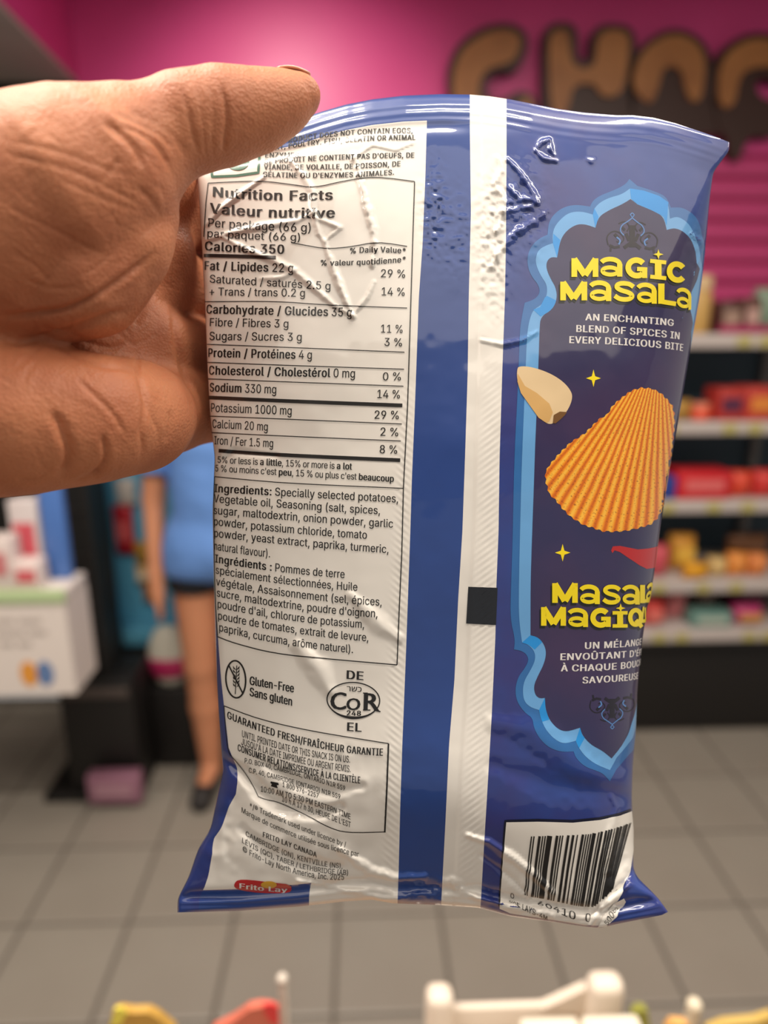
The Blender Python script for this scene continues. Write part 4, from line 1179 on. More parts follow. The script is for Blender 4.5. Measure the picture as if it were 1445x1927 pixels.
rp.color_ramp.elements[0].color = (*s2l((180, 110, 78)), 1); rp.color_ramp.elements[1].color = (*s2l((200, 130, 93)), 1)
nt.links.new(n1.outputs['Fac'], rp.inputs['Fac']); nt.links.new(rp.outputs['Color'], bs.inputs['Base Color'])
vo = nt.nodes.new('ShaderNodeTexVoronoi'); vo.inputs['Scale'].default_value = 1200; nt.links.new(tc.outputs['Object'], vo.inputs['Vector'])
n3 = nt.nodes.new('ShaderNodeTexNoise'); n3.inputs['Scale'].default_value = 420; n3.inputs['Detail'].default_value = 5; nt.links.new(tc.outputs['Object'], n3.inputs['Vector'])
am = nt.nodes.new('ShaderNodeMath'); am.operation = 'ADD'; nt.links.new(vo.outputs['Distance'], am.inputs[0]); nt.links.new(n3.outputs['Fac'], am.inputs[1])
bp = nt.nodes.new('ShaderNodeBump'); bp.inputs['Strength'].default_value = .32; bp.inputs['Distance'].default_value = .0005
nt.links.new(am.outputs[0], bp.inputs['Height']); nt.links.new(bp.outputs['Normal'], bs.inputs['Normal'])
me = bpy.data.meshes.new('hand_skin')
me.vertices.add(len(hv)); me.vertices.foreach_set('co', hv.ravel())
me.loops.add(hq.size); me.loops.foreach_set('vertex_index', hq.ravel().astype(np.int32))
me.polygons.add(len(hq)); me.polygons.foreach_set('loop_start', np.arange(0, hq.size, 4, dtype=np.int32))
me.update(calc_edges=True); me.validate()
me.polygons.foreach_set('use_smooth', [True] * len(me.polygons))
me.materials.append(ms)
ho = bpy.data.objects.new('hand_skin', me); COL.objects.link(ho); ho.parent = HAND
# thumb nail, seen edge-on along the top of the thumb
nv, nf = [], []
for i in range(9):
    for j in range(13):
        s_ = i / 8; a = -.35 + 1.6 * j / 12
        ctr = Pm(524 + 60 * s_, 196 - 19 * s_, .1894 + .0012 * s_)
        rad = R_(59 - 25 * s_ ** 2, .19)
        dirv = UP * math.cos(a) + FW * math.sin(a)
        dirv /= np.linalg.norm(dirv)
        nv.append(ctr + dirv * rad)
nf = [(i * 13 + j, i * 13 + j + 1, (i + 1) * 13 + j + 1, (i + 1) * 13 + j) for i in range(8) for j in range(12)]
no = mesh_obj('thumb_nail', nv, nf, mat('nail', (226, 176, 150), rough=.25, coat=.4), HAND, True)
sm = no.modifiers.new('thickness', 'SOLIDIFY'); sm.thickness = .0005; sm.offset = 0
# ================================================================== chocolate sign on the fascia
M_CHO = mat('sign_dark_brown', (58, 32, 24), rough=.45)
M_CAR = mat('sign_caramel', (176, 120, 66), rough=.45, noise=(6, (150, 96, 50), .35, .7))
def plate(name, polys, y0, thick, material, parent, bevel=0):
    """flat cut-out standing off the wall: outline given in pixels on the wall plane"""
    bm = bmesh.new()
    for poly in polys:
        pts = [PY(x, y, y0) for x, y in poly]
        q = [Vector((p[0], p[2])) for p in pts]
        r = delaunay_2d_cdt(q, [(i, (i + 1) % len(q)) for i in range(len(q))], [], 1, 1e-6)
        vs = [bm.verts.new((v[0], y0, v[1])) for v in r[0]]
        fs = []
        for f in r[2]:
            try: fs.append(bm.faces.new([vs[i] for i in f]))
            except ValueError: pass
        ex = bmesh.ops.extrude_face_region(bm, geom=fs)
        for v in [g for g in ex['geom'] if isinstance(g, bmesh.types.BMVert)]: v.co.y += thick
    bmesh.ops.recalc_face_normals(bm, faces=bm.faces[:])
    me = bpy.data.meshes.new(name); bm.to_mesh(me); bm.free(); me.materials.append(material)
    o = bpy.data.objects.new(name, me); COL.objects.link(o); o.parent = parent
    return o
def ring(cx, cy, ro, ri, a0, a1, n=30, sq=1.0):
    o_ = [(cx + ro * math.cos(math.radians(t)), cy + ro * sq * math.sin(math.radians(t))) for t in np.linspace(a0, a1, n)]
    i_ = [(cx + ri * math.cos(math.radians(t)), cy + ri * sq * math.sin(math.radians(t))) for t in np.linspace(a1, a0, n)]
    return o_ + i_
YP = YW - .06
sign_specs = [
    ('C', 'caramel letter C with dark chocolate rim, first letter of the wall sign',
     [smooth_poly([(845, 190), (840, 130), (858, 85), (900, 52), (950, 40), (985, 52), (996, 78), (985, 118), (962, 138), (940, 132), (918, 146), (912, 172), (926, 190), (950, 186), (978, 168), (1004, 178), (1012, 205), (1010, 235), (940, 250), (880, 245)], it=2)],
     [smooth_poly([(856, 205), (852, 140), (868, 95), (905, 66), (948, 54), (976, 64), (980, 84), (968, 112), (948, 120), (916, 128), (900, 156), (902, 205), (895, 228), (868, 228)], it=2), smooth_poly([(975, 200), (985, 182), (1000, 184), (1003, 210), (985, 225)], it=2)]),
    ('H', 'caramel letter H with dark chocolate rim on the wall sign',
     [smooth_poly([(1022, 250), (1020, 70), (1030, 46), (1060, 40), (1082, 46), (1088, 70), (1086, 112), (1110, 116), (1112, 66), (1126, 46), (1165, 44), (1190, 52), (1198, 80), (1192, 160), (1190, 250), (1150, 268), (1100, 256), (1060, 268)], it=2)],
     [smooth_poly([(1036, 200), (1032, 80), (1040, 60), (1060, 54), (1072, 62), (1074, 126), (1120, 130), (1124, 74), (1136, 58), (1166, 56), (1184, 66), (1184, 100), (1176, 160), (1160, 182), (1130, 180), (1122, 156), (1078, 158), (1070, 208), (1052, 222)], it=2)]),
    ('O', 'caramel ring letter O with dark chocolate drips on the wall sign',
     [smooth_poly([(1192, 250), (1180, 150), (1196, 95), (1240, 58), (1282, 52), (1322, 72), (1342, 110), (1340, 190), (1330, 230), (1310, 262), (1285, 252), (1255, 270), (1225, 262)], it=2)],
     [smooth_poly([(1188, 160), (1202, 105), (1242, 70), (1282, 64), (1316, 84), (1328, 116), (1324, 160), (1318, 190), (1300, 190), (1288, 160), (1284, 130), (1262, 122), (1246, 132), (1238, 170), (1226, 195), (1212, 190)], it=2)]),
    ('C', 'caramel letter C cut by the picture edge, with a long chocolate drip',
     [smooth_poly([(1345, 200), (1338, 150), (1350, 100), (1385, 70), (1430, 58), (1480, 70), (1500, 110), (1490, 150), (1460, 155), (1430, 140), (1420, 165), (1440, 190), (1490, 185), (1500, 230), (1450, 262), (1420, 250), (1405, 262), (1395, 295), (1385, 305), (1372, 290), (1368, 258), (1350, 240)], it=2)],
     [smooth_poly([(1352, 170), (1356, 118), (1386, 84), (1430, 70), (1476, 82), (1486, 112), (1470, 130), (1440, 122), (1405, 130), (1390, 150), (1385, 190), (1370, 205), (1356, 195)], it=2)]),
]
SIGN = empty('chocolate_sign', 'wall sign of caramel letters reading CHOC with dripping chocolate rims', 'sign')
for ch, lab_, rim, face in sign_specs:
    r_o = plate('letter_rim', rim, YP, .05, M_CHO, SIGN)
    plate('letter_face', face, YP - .014, .013, M_CAR, r_o)
plate('chocolate_band', [smooth_poly([(1012, 235), (1080, 205), (1200, 205), (1340, 200), (1445, 195), (1510, 205), (1500, 240), (1440, 248), (1415, 262), (1330, 248), (1290, 262), (1210, 246), (1150, 262), (1060, 250)], it=2)], YP + .006, .04, M_CHO, SIGN)

# ================================================================== goods on the right-hand shelves
def carton(name, px0, px1, z, h, depth, rgb, label, cat='box', group=None, rgb2=None, y=None, shape='box'):
    Y = (YS + .03) if y is None else y
    zpx = to_px(np.array([0, Y, z + h / 2]))[1]
    x0, x1 = PY(px0, float(zpx), Y)[0], PY(px1, float(zpx), Y)[0]
    m1 = mat('goods_%d_%d_%d' % rgb, rgb, rough=.4)
    root = empty(name, label, cat, group); root.location = ((x0 + x1) / 2, Y + depth / 2, z)
    w = x1 - x0
    mb = MB()
    if shape == 'box':
        mb.box(-w / 2, w / 2, -depth / 2, depth / 2, 0, h); bo = mb.build('carton_body', m1, root, bevel=min(.006, w * .1))
    elif shape == 'pouch':
        n = 12; rows = 9
        for i in range(rows):
            t = i / (rows - 1)
            th = depth / 2 * (math.sin(math.pi * (t * .86 + .02)) ** .6 + .06); ww = w / 2 * (1 - .06 * math.sin(math.pi * t))
            for q in range(n):
                a = 2 * math.pi * q / n
                mb.v.append((ww * math.copysign(abs(math.cos(a)) ** .6, math.cos(a)), th * math.copysign(abs(math.sin(a)) ** .9, math.sin(a)), h * t))
        mb.f = [(i * n + q, i * n + (q + 1) % n, (i + 1) * n + (q + 1) % n, (i + 1) * n + q) for i in range(rows - 1) for q in range(n)] + [tuple(reversed(range(n))), tuple(range((rows - 1) * n, rows * n))]
        bo = mb.build('pouch_body', m1, root, smooth=True)
    elif shape == 'jar':
        n = 18; prof = [(0, 0), (.9, 0), (1, .05), (1, .66), (.82, .76), (.82, .78)]
        for r, t in prof:
            for q in range(n):
                a = 2 * math.pi * q / n; mb.v.append((w / 2 * r * math.cos(a), min(w, depth) / 2 * r * math.sin(a), h * t))
        mb.f = [(i * n + q, i * n + (q + 1) % n, (i + 1) * n + (q + 1) % n, (i + 1) * n + q) for i in range(len(prof) - 1) for q in range(n)]
        bo = mb.build('jar_body', m1, root, smooth=True)
        lb = MB()
        for r, t in [(.0, .77), (.88, .77), (.9, .8), (.9, .97), (.86, 1), (0, 1)]:
            for q in range(n):
                a = 2 * math.pi * q / n; lb.v.append((w / 2 * r * math.cos(a), min(w, depth) / 2 * r * math.sin(a), h * t))
        lb.f = [(i * n + q, i * n + (q + 1) % n, (i + 1) * n + (q + 1) % n, (i + 1) * n + q) for i in range(5) for q in range(n)]
        lb.build('lid', mat('goods_%d_%d_%d' % (rgb2 or (200, 190, 170)), rgb2 or (200, 190, 170), rough=.4), root, smooth=False)
        rgb2 = None
    if rgb2:
        MB().box(-w * .36, w * .36, -depth / 2 - .0035, -depth / 2 - .0005 + (.004 if shape == 'pouch' else 0), h * .30, h * .72).build('front_label', mat('goods_%d_%d_%d' % rgb2, rgb2, rough=.4), root)
    return root
GS = 'goods on the top shelf'; z1, z2, z3, z4, z5 = [z + .0005 - .004 for z in SHELF_Z]
carton('gold_jar', 1300, 1350, z1, .20, .1, (206, 166, 96), 'pale gold jar at the left end of the top shelf', 'jar', GS, (226, 196, 150), shape='jar')
carton('brown_carton', 1356, 1398, z1 + .001, .115, .1, (84, 52, 44), 'dark brown carton beside the gold jar on the top shelf', 'box', GS, (168, 140, 124))
carton('brown_carton', 1400, 1432, z1 + .001, .125, .1, (96, 58, 48), 'brown carton with pale label on the top shelf', 'box', GS, (196, 160, 150))
carton('green_pouch', 1425, 1472, z1, .165, .07, (138, 164, 142), 'sage green pouch at the picture edge on the top shelf', 'pouch', GS, shape='pouch', y=YS + .16)
carton('magenta_tray', 1355, 1480, z1, .035, .025, (160, 18, 84), 'low magenta display tray along the top shelf edge', 'tray', GS, y=YS + .002)
GS = 'goods on the second shelf'
carton('orange_tub', 1308, 1348, z2, .062, .10, (232, 92, 62), 'small round orange-red tub on the second shelf', 'tub', GS, (240, 150, 120), shape='jar')
carton('gold_pouch', 1262, 1306, z2, .075, .07, (180, 136, 62), 'gold pouch left of the orange-red tub on the second shelf', 'pouch', GS, shape='pouch')
carton('red_carton', 1352, 1402, z2, .118, .12, (186, 58, 52), 'red carton with dark blue base on the second shelf', 'box', GS, (90, 40, 70))
carton('red_carton', 1404, 1470, z2, .122, .12, (196, 66, 56), 'red carton with orange label at the right of the second shelf', 'box', GS, (228, 140, 60))
GS = 'goods on the third shelf'
carton('blue_carton', 1246, 1272, z3, .085, .10, (44, 66, 150), 'narrow blue carton at the left of the third shelf', 'box', GS)
carton('red_carton', 1274, 1376, z3, .105, .12, (208, 34, 44), 'wide bright red carton with pink upper face on the third shelf', 'box', GS, (226, 110, 110))
carton('orange_pouch', 1378, 1420, z3, .098, .09, (222, 74, 50), 'orange-red pouch right of the wide red carton on the third shelf', 'pouch', GS, shape='pouch')
carton('red_pouch', 1422, 1478, z3, .10, .09, (212, 58, 56), 'red pouch at the right edge of the third shelf', 'pouch', GS, shape='pouch')
GS = 'goods on the fourth shelf'
carton('pink_pouch', 1226, 1262, z4, .125, .09, (206, 84, 96), 'pink pouch at the left of the fourth shelf', 'pouch', GS, shape='pouch')
carton('amber_pouch', 1264, 1312, z4, .145, .09, (222, 156, 58), 'tall amber pouch beside the pink pouch on the fourth shelf', 'pouch', GS, (236, 190, 80), shape='pouch', y=YS + .10)
carton('amber_pouch', 1290, 1334, z4, .06, .06, (226, 160, 26), 'low yellow pouch in front of the tall amber pouch', 'pouch', GS, shape='pouch', y=YS + .01)
carton('cream_pouch', 1338, 1372, z4, .072, .08, (214, 182, 120), 'small cream pouch in the middle of the fourth shelf', 'pouch', GS, shape='pouch')
carton('orange_pouch', 1374, 1410, z4, .09, .08, (234, 150, 70), 'light orange pouch on the fourth shelf', 'pouch', GS, shape='pouch')
carton('orange_pouch', 1412, 1450, z4, .085, .08, (226, 138, 74), 'orange pouch next to the picture edge on the fourth shelf', 'pouch', GS, shape='pouch')
carton('brown_pouch', 1370, 1450, z4, .13, .06, (110, 70, 40), 'brown pouch standing behind the orange pouches', 'pouch', GS, shape='pouch', y=YS + .15)
GS = 'goods on the bottom shelf'
carton('red_pouch', 1212, 1252, z5, .105, .09, (214, 64, 58), 'red pouch at the left of the bottom shelf', 'pouch', GS, (226, 120, 110), shape='pouch')
carton('rose_pouch', 1254, 1296, z5, .15, .09, (206, 120, 124), 'rose pink pouch beside the red pouch on the bottom shelf', 'pouch', GS, shape='pouch', y=YS + .09)
carton('teal_carton', 1302, 1378, z5, .06, .10, (110, 150, 142), 'low teal carton in the middle of the bottom shelf', 'box', GS, (180, 190, 176))
carton('taupe_pouch', 1312, 1346, z5, .10, .07, (150, 128, 118), 'taupe pouch behind the low teal carton', 'pouch', GS, shape='pouch', y=YS + .15)
carton('magenta_pouch', 1384, 1440, z5, .075, .09, (196, 66, 122), 'magenta pouch with gold label on the bottom shelf', 'pouch', GS, (206, 150, 80), shape='pouch')
carton('purple_carton', 1372, 1436, z5, .17, .08, (104, 28, 66), 'tall dark purple carton behind the magenta pouch', 'box', GS, y=YS + .17)

# ================================================================== left side: tower, hanging packets, table, shopper
TW = empty('black_rack', 'tall black display tower standing on the tiles left of the shopper', 'display rack')
YT = 2.10
tx0, tx1 = PY(128, 1440, YT)[0], PY(262, 1440, YT)[0]
TW.location = ((tx0 + tx1) / 2, YT + .10, 0)
w2 = (tx1 - tx0) / 2
u0 = PY(96, 1000, YT + .05)[0] - (tx0 + tx1) / 2; u1 = PY(206, 1000, YT + .19)[0] - (tx0 + tx1) / 2
MB().box(-w2, w2, -.10, .10, .03, .46).build('lower_cabinet', M_BLK, TW, bevel=.006)
MB().box(-w2 - .09, w2, -.12, .12, 0, .03).build('foot_plate', M_BLK, TW, bevel=.004)
MB().box(u0, u1, -.02, .10, .46, 1.40).build('back_panel', mat('black_mesh', (13, 12, 12), rough=.6), TW)
for i in range(5):
    MB().box(u0 + .004, u1 - .004, -.03, -.021, .55 + i * .16, .565 + i * .16).build('crossbar', mat('rack_bar', (34, 32, 32), rough=.4), TW)
for sx in (u0, u1 - .018): MB().box(sx, sx + .018, -.06, -.02, .46, 1.40).build('side_post', M_BLK, TW)
MB().box(-w2 + .02, w2 - .01, -.108, -.095, .40, .435).build('shelf_lip', mat('rack_lip', (84, 74, 70), rough=.5), TW, bevel=.003)
mv = MB()
o = carton('mauve_carton', 162, 262, .031, .11, .05, (150, 104, 124), 'mauve carton on the foot of the black display tower', 'box', y=YT - .073, rgb2=(174, 132, 146))
hx = lambda px, py: PY(px, py, YS + .12)
def hang(px0, px1, py0, py1, rgb, label, rgb2=None, Y=YS + .117):
    a = PY(px0, py0, Y); b = PY(px1, py1, Y)
    carton('hanging_packet', px0, px1, b[2], a[2] - b[2], .03, rgb, label, 'packet', 'packets on the teal panel', rgb2, y=Y - .03, shape='pouch')
hang(214, 252, 900, 948, (200, 190, 180), 'pale grey packet hanging highest on the teal panel')
hang(212, 250, 950, 1040, (176, 26, 40), 'dark red packet hanging on the teal panel beside the black tower', (210, 90, 90))
hang(250, 288, 1018, 1058, (166, 128, 52), 'gold packet hanging under the dark red packet')
hang(252, 292, 1062, 1096, (196, 160, 110), 'cream packet hanging low on the teal panel', (222, 204, 176))
hang(266, 306, 1098, 1130, (160, 106, 58), 'brown packet hanging lowest on the teal panel')

# display table on the left with a printed skirt
YB = 1.66
TB = empty('display_table', 'white display table with green edge and printed skirt at the left picture edge', 'table')
txr = PY(122, 1120, YB)[0]
TB.location = (txr - .5, YB + .07, 0)
M_WH = mat('table_white', (222, 212, 206), rough=.5)
zt = PY(60, 1112, YB)[2]; zb = PY(60, 1305, YB)[2]
MB().box(-.5, .5, -.07, .07, zt - .03, zt).build('table_top', M_WH, TB, bevel=.004)
MB().box(-.505, .503, -.082, -.07, zt - .032, zt + .006).build('green_edge', mat('edge_green', (176, 196, 150), rough=.5), TB, bevel=.003)
sk = MB().box(-.5, .5, -.076, -.068, zb, zt - .032).build('skirt_panel', M_WH, TB)
MB().box(.494, .5, -.068, .07, zb, zt - .032).build('side_skirt', M_WH, TB)
def onx(px): return PY(px, 1200, YB)[0] - (txr - .5)
for i in range(3):
    z = zt - .075 - i * .032
    for x0_, x1_ in (((0, 34), (42, 84)), ((-4, 50), (56, 92)), ((0, 26), (34, 60)))[i]:
        MB().box(onx(x0_), onx(x1_), -.0775, -.0762, z - .012, z).build('skirt_print', mat('skirt_grey', (176, 166, 160), rough=.6), sk)
for px, rgb in ((47, (222, 150, 60)), (78, (96, 124, 170))):
    q = [(onx(px) + .022 * math.cos(t), -.0766, zb + .062 + .036 * math.sin(t)) for t in np.linspace(0, 2 * math.pi, 20)[:-1]]
    q2 = [(a, b - .0014, c) for a, b, c in q]; n = len(q)
    mesh_obj('printed_logo', q + q2, [tuple(range(n, 2 * n))] + [(i, (i + 1) % n, n + (i + 1) % n, n + i) for i in range(n)], mat('logo_%d' % px, rgb, rough=.5), sk)
for sx in (-.47, -.02):
    MB().box(sx, sx + .03, .0, .03, .02, zt - .03).build('leg', mat('leg_grey', (120, 116, 112), rough=.4), TB)
    MB().box(sx - .03, sx + .06, -.14, .17, 0, .02).build('foot', mat('leg_grey', (120, 116, 112), rough=.4), TB)
g_ = 'cartons on the display table'
def onto(name, p0, p1, h, rgb, lab_, y, rgb2=None, dep=.1): return carton(name, p0, p1, zt + .0005, h, dep, rgb, lab_, 'box', g_, rgb2, y=y)
onto('white_carton', -60, 22, .14, (214, 200, 196), 'white carton with red print at the left edge of the display table', YB + .005, (200, 120, 124), .06)
onto('white_carton', 24, 72, .075, (222, 206, 202), 'low white carton with a red label on the display table', YB + .005, (206, 96, 104), .06)
onto('white_carton', 20, 74, .22, (206, 196, 196), 'tall pale carton with red panel behind the low white carton', YB + .075, (200, 84, 96), .06)
onto('blue_board', 76, 120, .30, (76, 116, 186), 'upright blue board at the right end of the display table', YB + .08, None, .03)

# shopping bag on a low plinth
pl_z = PY(320, 1296, 2.28)[2]
pb0, pb1 = PY(288, 1350, 2.28)[0], PY(378, 1350, 2.28)[0]
o = MB().box(pb0, pb1, 2.275, 2.374, 0, pl_z).build('black_plinth', M_BLK, bevel=.006); tag(o, 'low black plinth carrying the white shopping bag', 'plinth')
SB = empty('shopping_bag', 'rounded white shopping bag with magenta band on the low black plinth', 'bag')
sx0, sx1 = PY(272, 1240, 2.28)[0], PY(352, 1240, 2.28)[0]
SB.location = ((sx0 + sx1) / 2, 2.325, pl_z)
hh = PY(310, 1184, 2.30)[2] - pl_z; ww = (sx1 - sx0) / 2
def bagring(t0, t1, rows, k=1.0):
    mb = MB(); n = 20
    for i in range(rows):
        t = t0 + (t1 - t0) * i / (rows - 1); r = (math.sin(math.pi * (t * .82 + .12)) ** .55) * k
        for q in range(n):
            a = 2 * math.pi * q / n; mb.v.append((ww * r * math.cos(a) * (1 + .05 * math.sin(3 * a + 5 * t)), .046 * r * math.sin(a), hh * t))
    mb.f = [(i * n + q, i * n + (q + 1) % n, (i + 1) * n + (q + 1) % n, (i + 1) * n + q) for i in range(rows - 1) for q in range(n)]
    mb.f += [tuple(reversed(range(n))), tuple(range((rows - 1) * n, rows * n))]
    return mb
bagring(0, 1, 14).build('bag_body', mat('bag_white', (206, 202, 188), rough=.5), SB, smooth=True)
bagring(.16, .50, 6, 1.03).build('magenta_band', mat('bag_magenta', (190, 44, 100), rough=.5), SB, smooth=True)

# ------------------------------------------------------------------ the shopper
def person():
    Yp = 2.16
    base = PY(441, 1440, Yp); cx = base[0]
    V3 = lambda x, y, z: np.array([cx + x, Yp + y, z])
    C = lambda a, b, ra, rb: (V3(*a), V3(*b), ra, rb)
    legs, torso, arms, head = [], [], [], []
    for s in (-1, 1):
        legs += [C((s * .085, 0, .86), (s * .09, -.005, .49), .082, .058), C((s * .09, -.005, .49), (s * .088, .012, .32), .053, .054), C((s * .088, .012, .32), (s * .085, .01, .09), .054, .036),
                 C((s * .085, .01, .07), (s * .095, -.13, .035), .036, .03)]
        arms += [C((s * .165, 0, 1.33), (s * .205, .01, 1.07), .045, .036), C((s * .205, .01, 1.07), (s * .20, -.05, .84), .034, .024), C((s * .20, -.05, .84), (s * .195, -.07, .76), .026, .022)]
        for q in range(4): arms.append(C((s * .195 + (q - 1.5) * .006, -.06 - (q - 1.5) * .016, .765), (s * .188, -.075 - (q - 1.5) * .016, .69 + abs(q - 1.3) * .008), .0095, .0075))
        arms.append(C((s * .188, -.10, .80), (s * .180, -.125, .745), .010, .008))
    torso += [C((-.05, 0, .92), (.05, 0, .92), .11, .11), C((0, 0, .95), (0, 0, 1.12), .115, .105), C((0, 0, 1.12), (0, 0, 1.26), .11, .125), C((-.12, 0, 1.32), (.12, 0, 1.32), .06, .06), C((0, .0, 1.34), (0, -.01, 1.46), .052, .048)]
    head += [C((0, -.005, 1.545), (0, -.02, 1.60), .075, .086), C((0, -.045, 1.50), (0, -.03, 1.55), .045, .06), C((0, -.105, 1.545), (0, -.098, 1.575), .012, .009), C((-.083, 0, 1.55), (-.083, .005, 1.575), .012, .014), C((.083, 0, 1.55), (.083, .005, 1.575), .012, .014)]
    def f(p):
        d = grp(p, torso, .05); d = smin(d, grp(p, legs[:4], .015), .04); d = smin(d, grp(p, legs[4:], .015), .04)
        n = len(arms) // 2
        d = smin(d, grp(p, arms[:n], .008), .02); d = smin(d, grp(p, arms[n:], .008), .02)
        return smin(d, grp(p, head, .02), .02)
    lo_ = V3(-.30, -.24, -.01); hi_ = V3(.30, .22, 1.75)
    v, q = surface_nets(f, lo_, hi_, .011); v, _ = project(f, v, 2, 1e-3)
    PE = empty('person', 'person in a blue T-shirt, dark shorts and dark shoes standing behind the snack bag', 'person')
    mesh_obj('body', v, q, mat('skin_far', (206, 140, 104), rough=.55, sss=.1), PE, True)
    def shell(name, keep, k, m, it=0):
        # garment: offset copy of the matching body faces
        g = lambda p: f(p) - k
        lo2 = lo_ - .03; hi2 = hi_ + .03
        v2, q2 = GAR[0], GAR[1]
        vv, n_ = project(lambda p: f(p) - k, v2, 2, 1e-3)
        ok = keep(v2)[q2].all(1); q3 = q2[ok]; used = np.unique(q3); mp = -np.ones(len(vv), int); mp[used] = np.arange(len(used))
        o = mesh_obj(name, vv[used], mp[q3], m, PE, True)
        s_ = o.modifiers.new('cloth', 'SOLIDIFY'); s_.thickness = .003; s_.offset = 0
        return o
    GAR = (v, q)
    ax = lambda p: np.abs(p[:, 0] - cx)
    zsh = .838
    shirt = shell('t_shirt', lambda p: (p[:, 2] > zsh) & (p[:, 2] < 1.385) & ((ax(p) < .165) | (p[:, 2] > 1.17)), .020, mat('shirt_blue', (104, 150, 222), rough=.8, bump=(14, .6, .02)))
    shell('shorts', lambda p: (p[:, 2] > .775) & (p[:, 2] < .98) & (ax(p) < .17), .010, mat('shorts_black', (26, 28, 34), rough=.8))
    shell('shoe', lambda p: (p[:, 2] < .075) & (p[:, 0] < cx), .006, mat('shoe_dark', (40, 36, 36), rough=.6))
    shell('shoe', lambda p: (p[:, 2] < .075) & (p[:, 0] > cx), .006, mat('shoe_dark', (40, 36, 36), rough=.6))
    shell('hair', lambda p: (p[:, 2] > 1.47) & ((p[:, 1] > Yp - .035) | (p[:, 2] > 1.635)), .012, mat('hair_brown', (62, 42, 30), rough=.6))
    for s in (-1, 1):
        bm = bmesh.new(); bmesh.ops.create_icosphere(bm, subdivisions=2, radius=.011)
        me_ = bpy.data.meshes.new('eye'); bm.to_mesh(me_); bm.free(); me_.materials.append(mat('eye_dark', (40, 30, 26), rough=.2))
        e_ = bpy.data.objects.new('eye', me_); COL.objects.link(e_); e_.parent = PE; e_.location = V3(s * .032, -.092, 1.575)
    MB().box(cx - .022, cx + .022, Yp - .096, Yp - .082, 1.508, 1.516).build('mouth', mat('lip', (160, 84, 76), rough=.5), PE, bevel=.003)
    # pale print on the chest
    vv = np.array(shirt.data.vertices[0].co)
    prt = []
    n = 8
    xs_ = np.linspace(-.125, .11, 12); zs_ = np.linspace(1.12, 1.24, 8)
    gx, gz = np.meshgrid(xs_, zs_)
    p0 = np.stack([cx + gx.ravel(), np.full(gx.size, Yp - .14), gz.ravel()], 1)
    g2 = lambda p: f(p) - .019
    for _ in range(12):
        d = g2(p0); p0[:, 1] += d * .8
    mesh_obj('shirt_print', p0, [(i * 12 + j, i * 12 + j + 1, (i + 1) * 12 + j + 1, (i + 1) * 12 + j) for i in range(7) for j in range(11)], mat('print_white', (216, 214, 206), rough=.8), shirt, True)
person()

# ================================================================== counter goods at the lower picture edge
YC = .46
ctr_z = .86
o = MB().box(-.75, .75, -.1, .535, ctr_z - .03, ctr_z).build('counter_top', mat('counter_wood', (150, 120, 90), rough=.5, noise=(9, (128, 98, 70), .3, .7)), bevel=.004)
CT = empty('counter', 'low wooden counter just below the picture carrying bins of goods', 'counter'); o.parent = CT
for sx in (-.72, .66):
    for sy in (-.07, .46): MB().box(sx, sx + .06, sy, sy + .06, 0, ctr_z - .03).build('leg', mat('counter_leg', (90, 74, 60), rough=.6), CT)
CR = empty('white_tray', 'cream-white open tray with raised corner posts at the lower picture edge', 'tray')
cA = PY(800, 1850, YC + .05); cB = PY(1165, 1850, YC + .05)
CR.location = ((cA[0] + cB[0]) / 2, YC, ctr_z)
cw = (cB[0] - cA[0]) / 2
rim_z = PY(960, 1886, YC + .05)[2] - ctr_z; post_z = PY(850, 1848, YC + .05)[2] - ctr_z; post_r = PY(1120, 1826, YC + .05)[2] - ctr_z
M_CRE = mat('tray_cream', (228, 214, 198), rough=.4)
MB().box(-cw, cw, .045, .053, 0, rim_z).build('rear_wall', M_CRE, CR, bevel=.003)
MB().box(-cw, cw, -.16, -.152, 0, rim_z * .6).build('front_wall', M_CRE, CR, bevel=.003)
for sx in (-cw, cw - .008): MB().box(sx, sx + .008, -.155, .05, 0, rim_z * .9).build('side_wall', M_CRE, CR, bevel=.003)
MB().box(-cw, cw, -.155, .05, 0, .006).build('tray_floor', M_CRE, CR)
MB().box(-cw, -cw + .026, .030, .055, 0, post_z).build('corner_post', M_CRE, CR, bevel=.009, seg=3)
MB().box(cw - .034, cw, .030, .055, 0, post_r).build('corner_post', M_CRE, CR, bevel=.010, seg=3)
pv = MB(); pv.add([(cw - .034, .043, rim_z - .01), (cw - .034, .043, post_r - .014), (cw - .075, .043, rim_z - .001), (cw - .034, .052, rim_z - .01), (cw - .034, .052, post_r - .014), (cw - .075, .052, rim_z - .001)],
                  [(0, 1, 2), (3, 5, 4), (0, 3, 4, 1), (1, 4, 5, 2), (2, 5, 3, 0)]); pv.build('post_gusset', M_CRE, CR)
for i, (x, rgb) in enumerate(((-.02, (226, 216, 200)), (.035, (232, 222, 206)))):
    r = empty('white_packet', ('white packet with a yellow dot standing in the cream tray', 'left white packet standing in the cream tray')[1 - i], 'packet', 'packets in the cream tray'); r.location = (CR.location[0] + x + .03, YC - .01, ctr_z + .0065)
    zt_ = PY(1040, 1912, YC)[2] - ctr_z - .008
    MB().box(-.026, .026, -.012, .012, 0, zt_).build('packet_body', mat('packet_white', (232, 224, 206), rough=.4), r, bevel=.004)
    if i: MB().box(-.012, .012, -.0135, -.012, zt_ - .03, zt_ - .008).build('dot_label', mat('packet_yellow', (228, 196, 70), rough=.4), r)
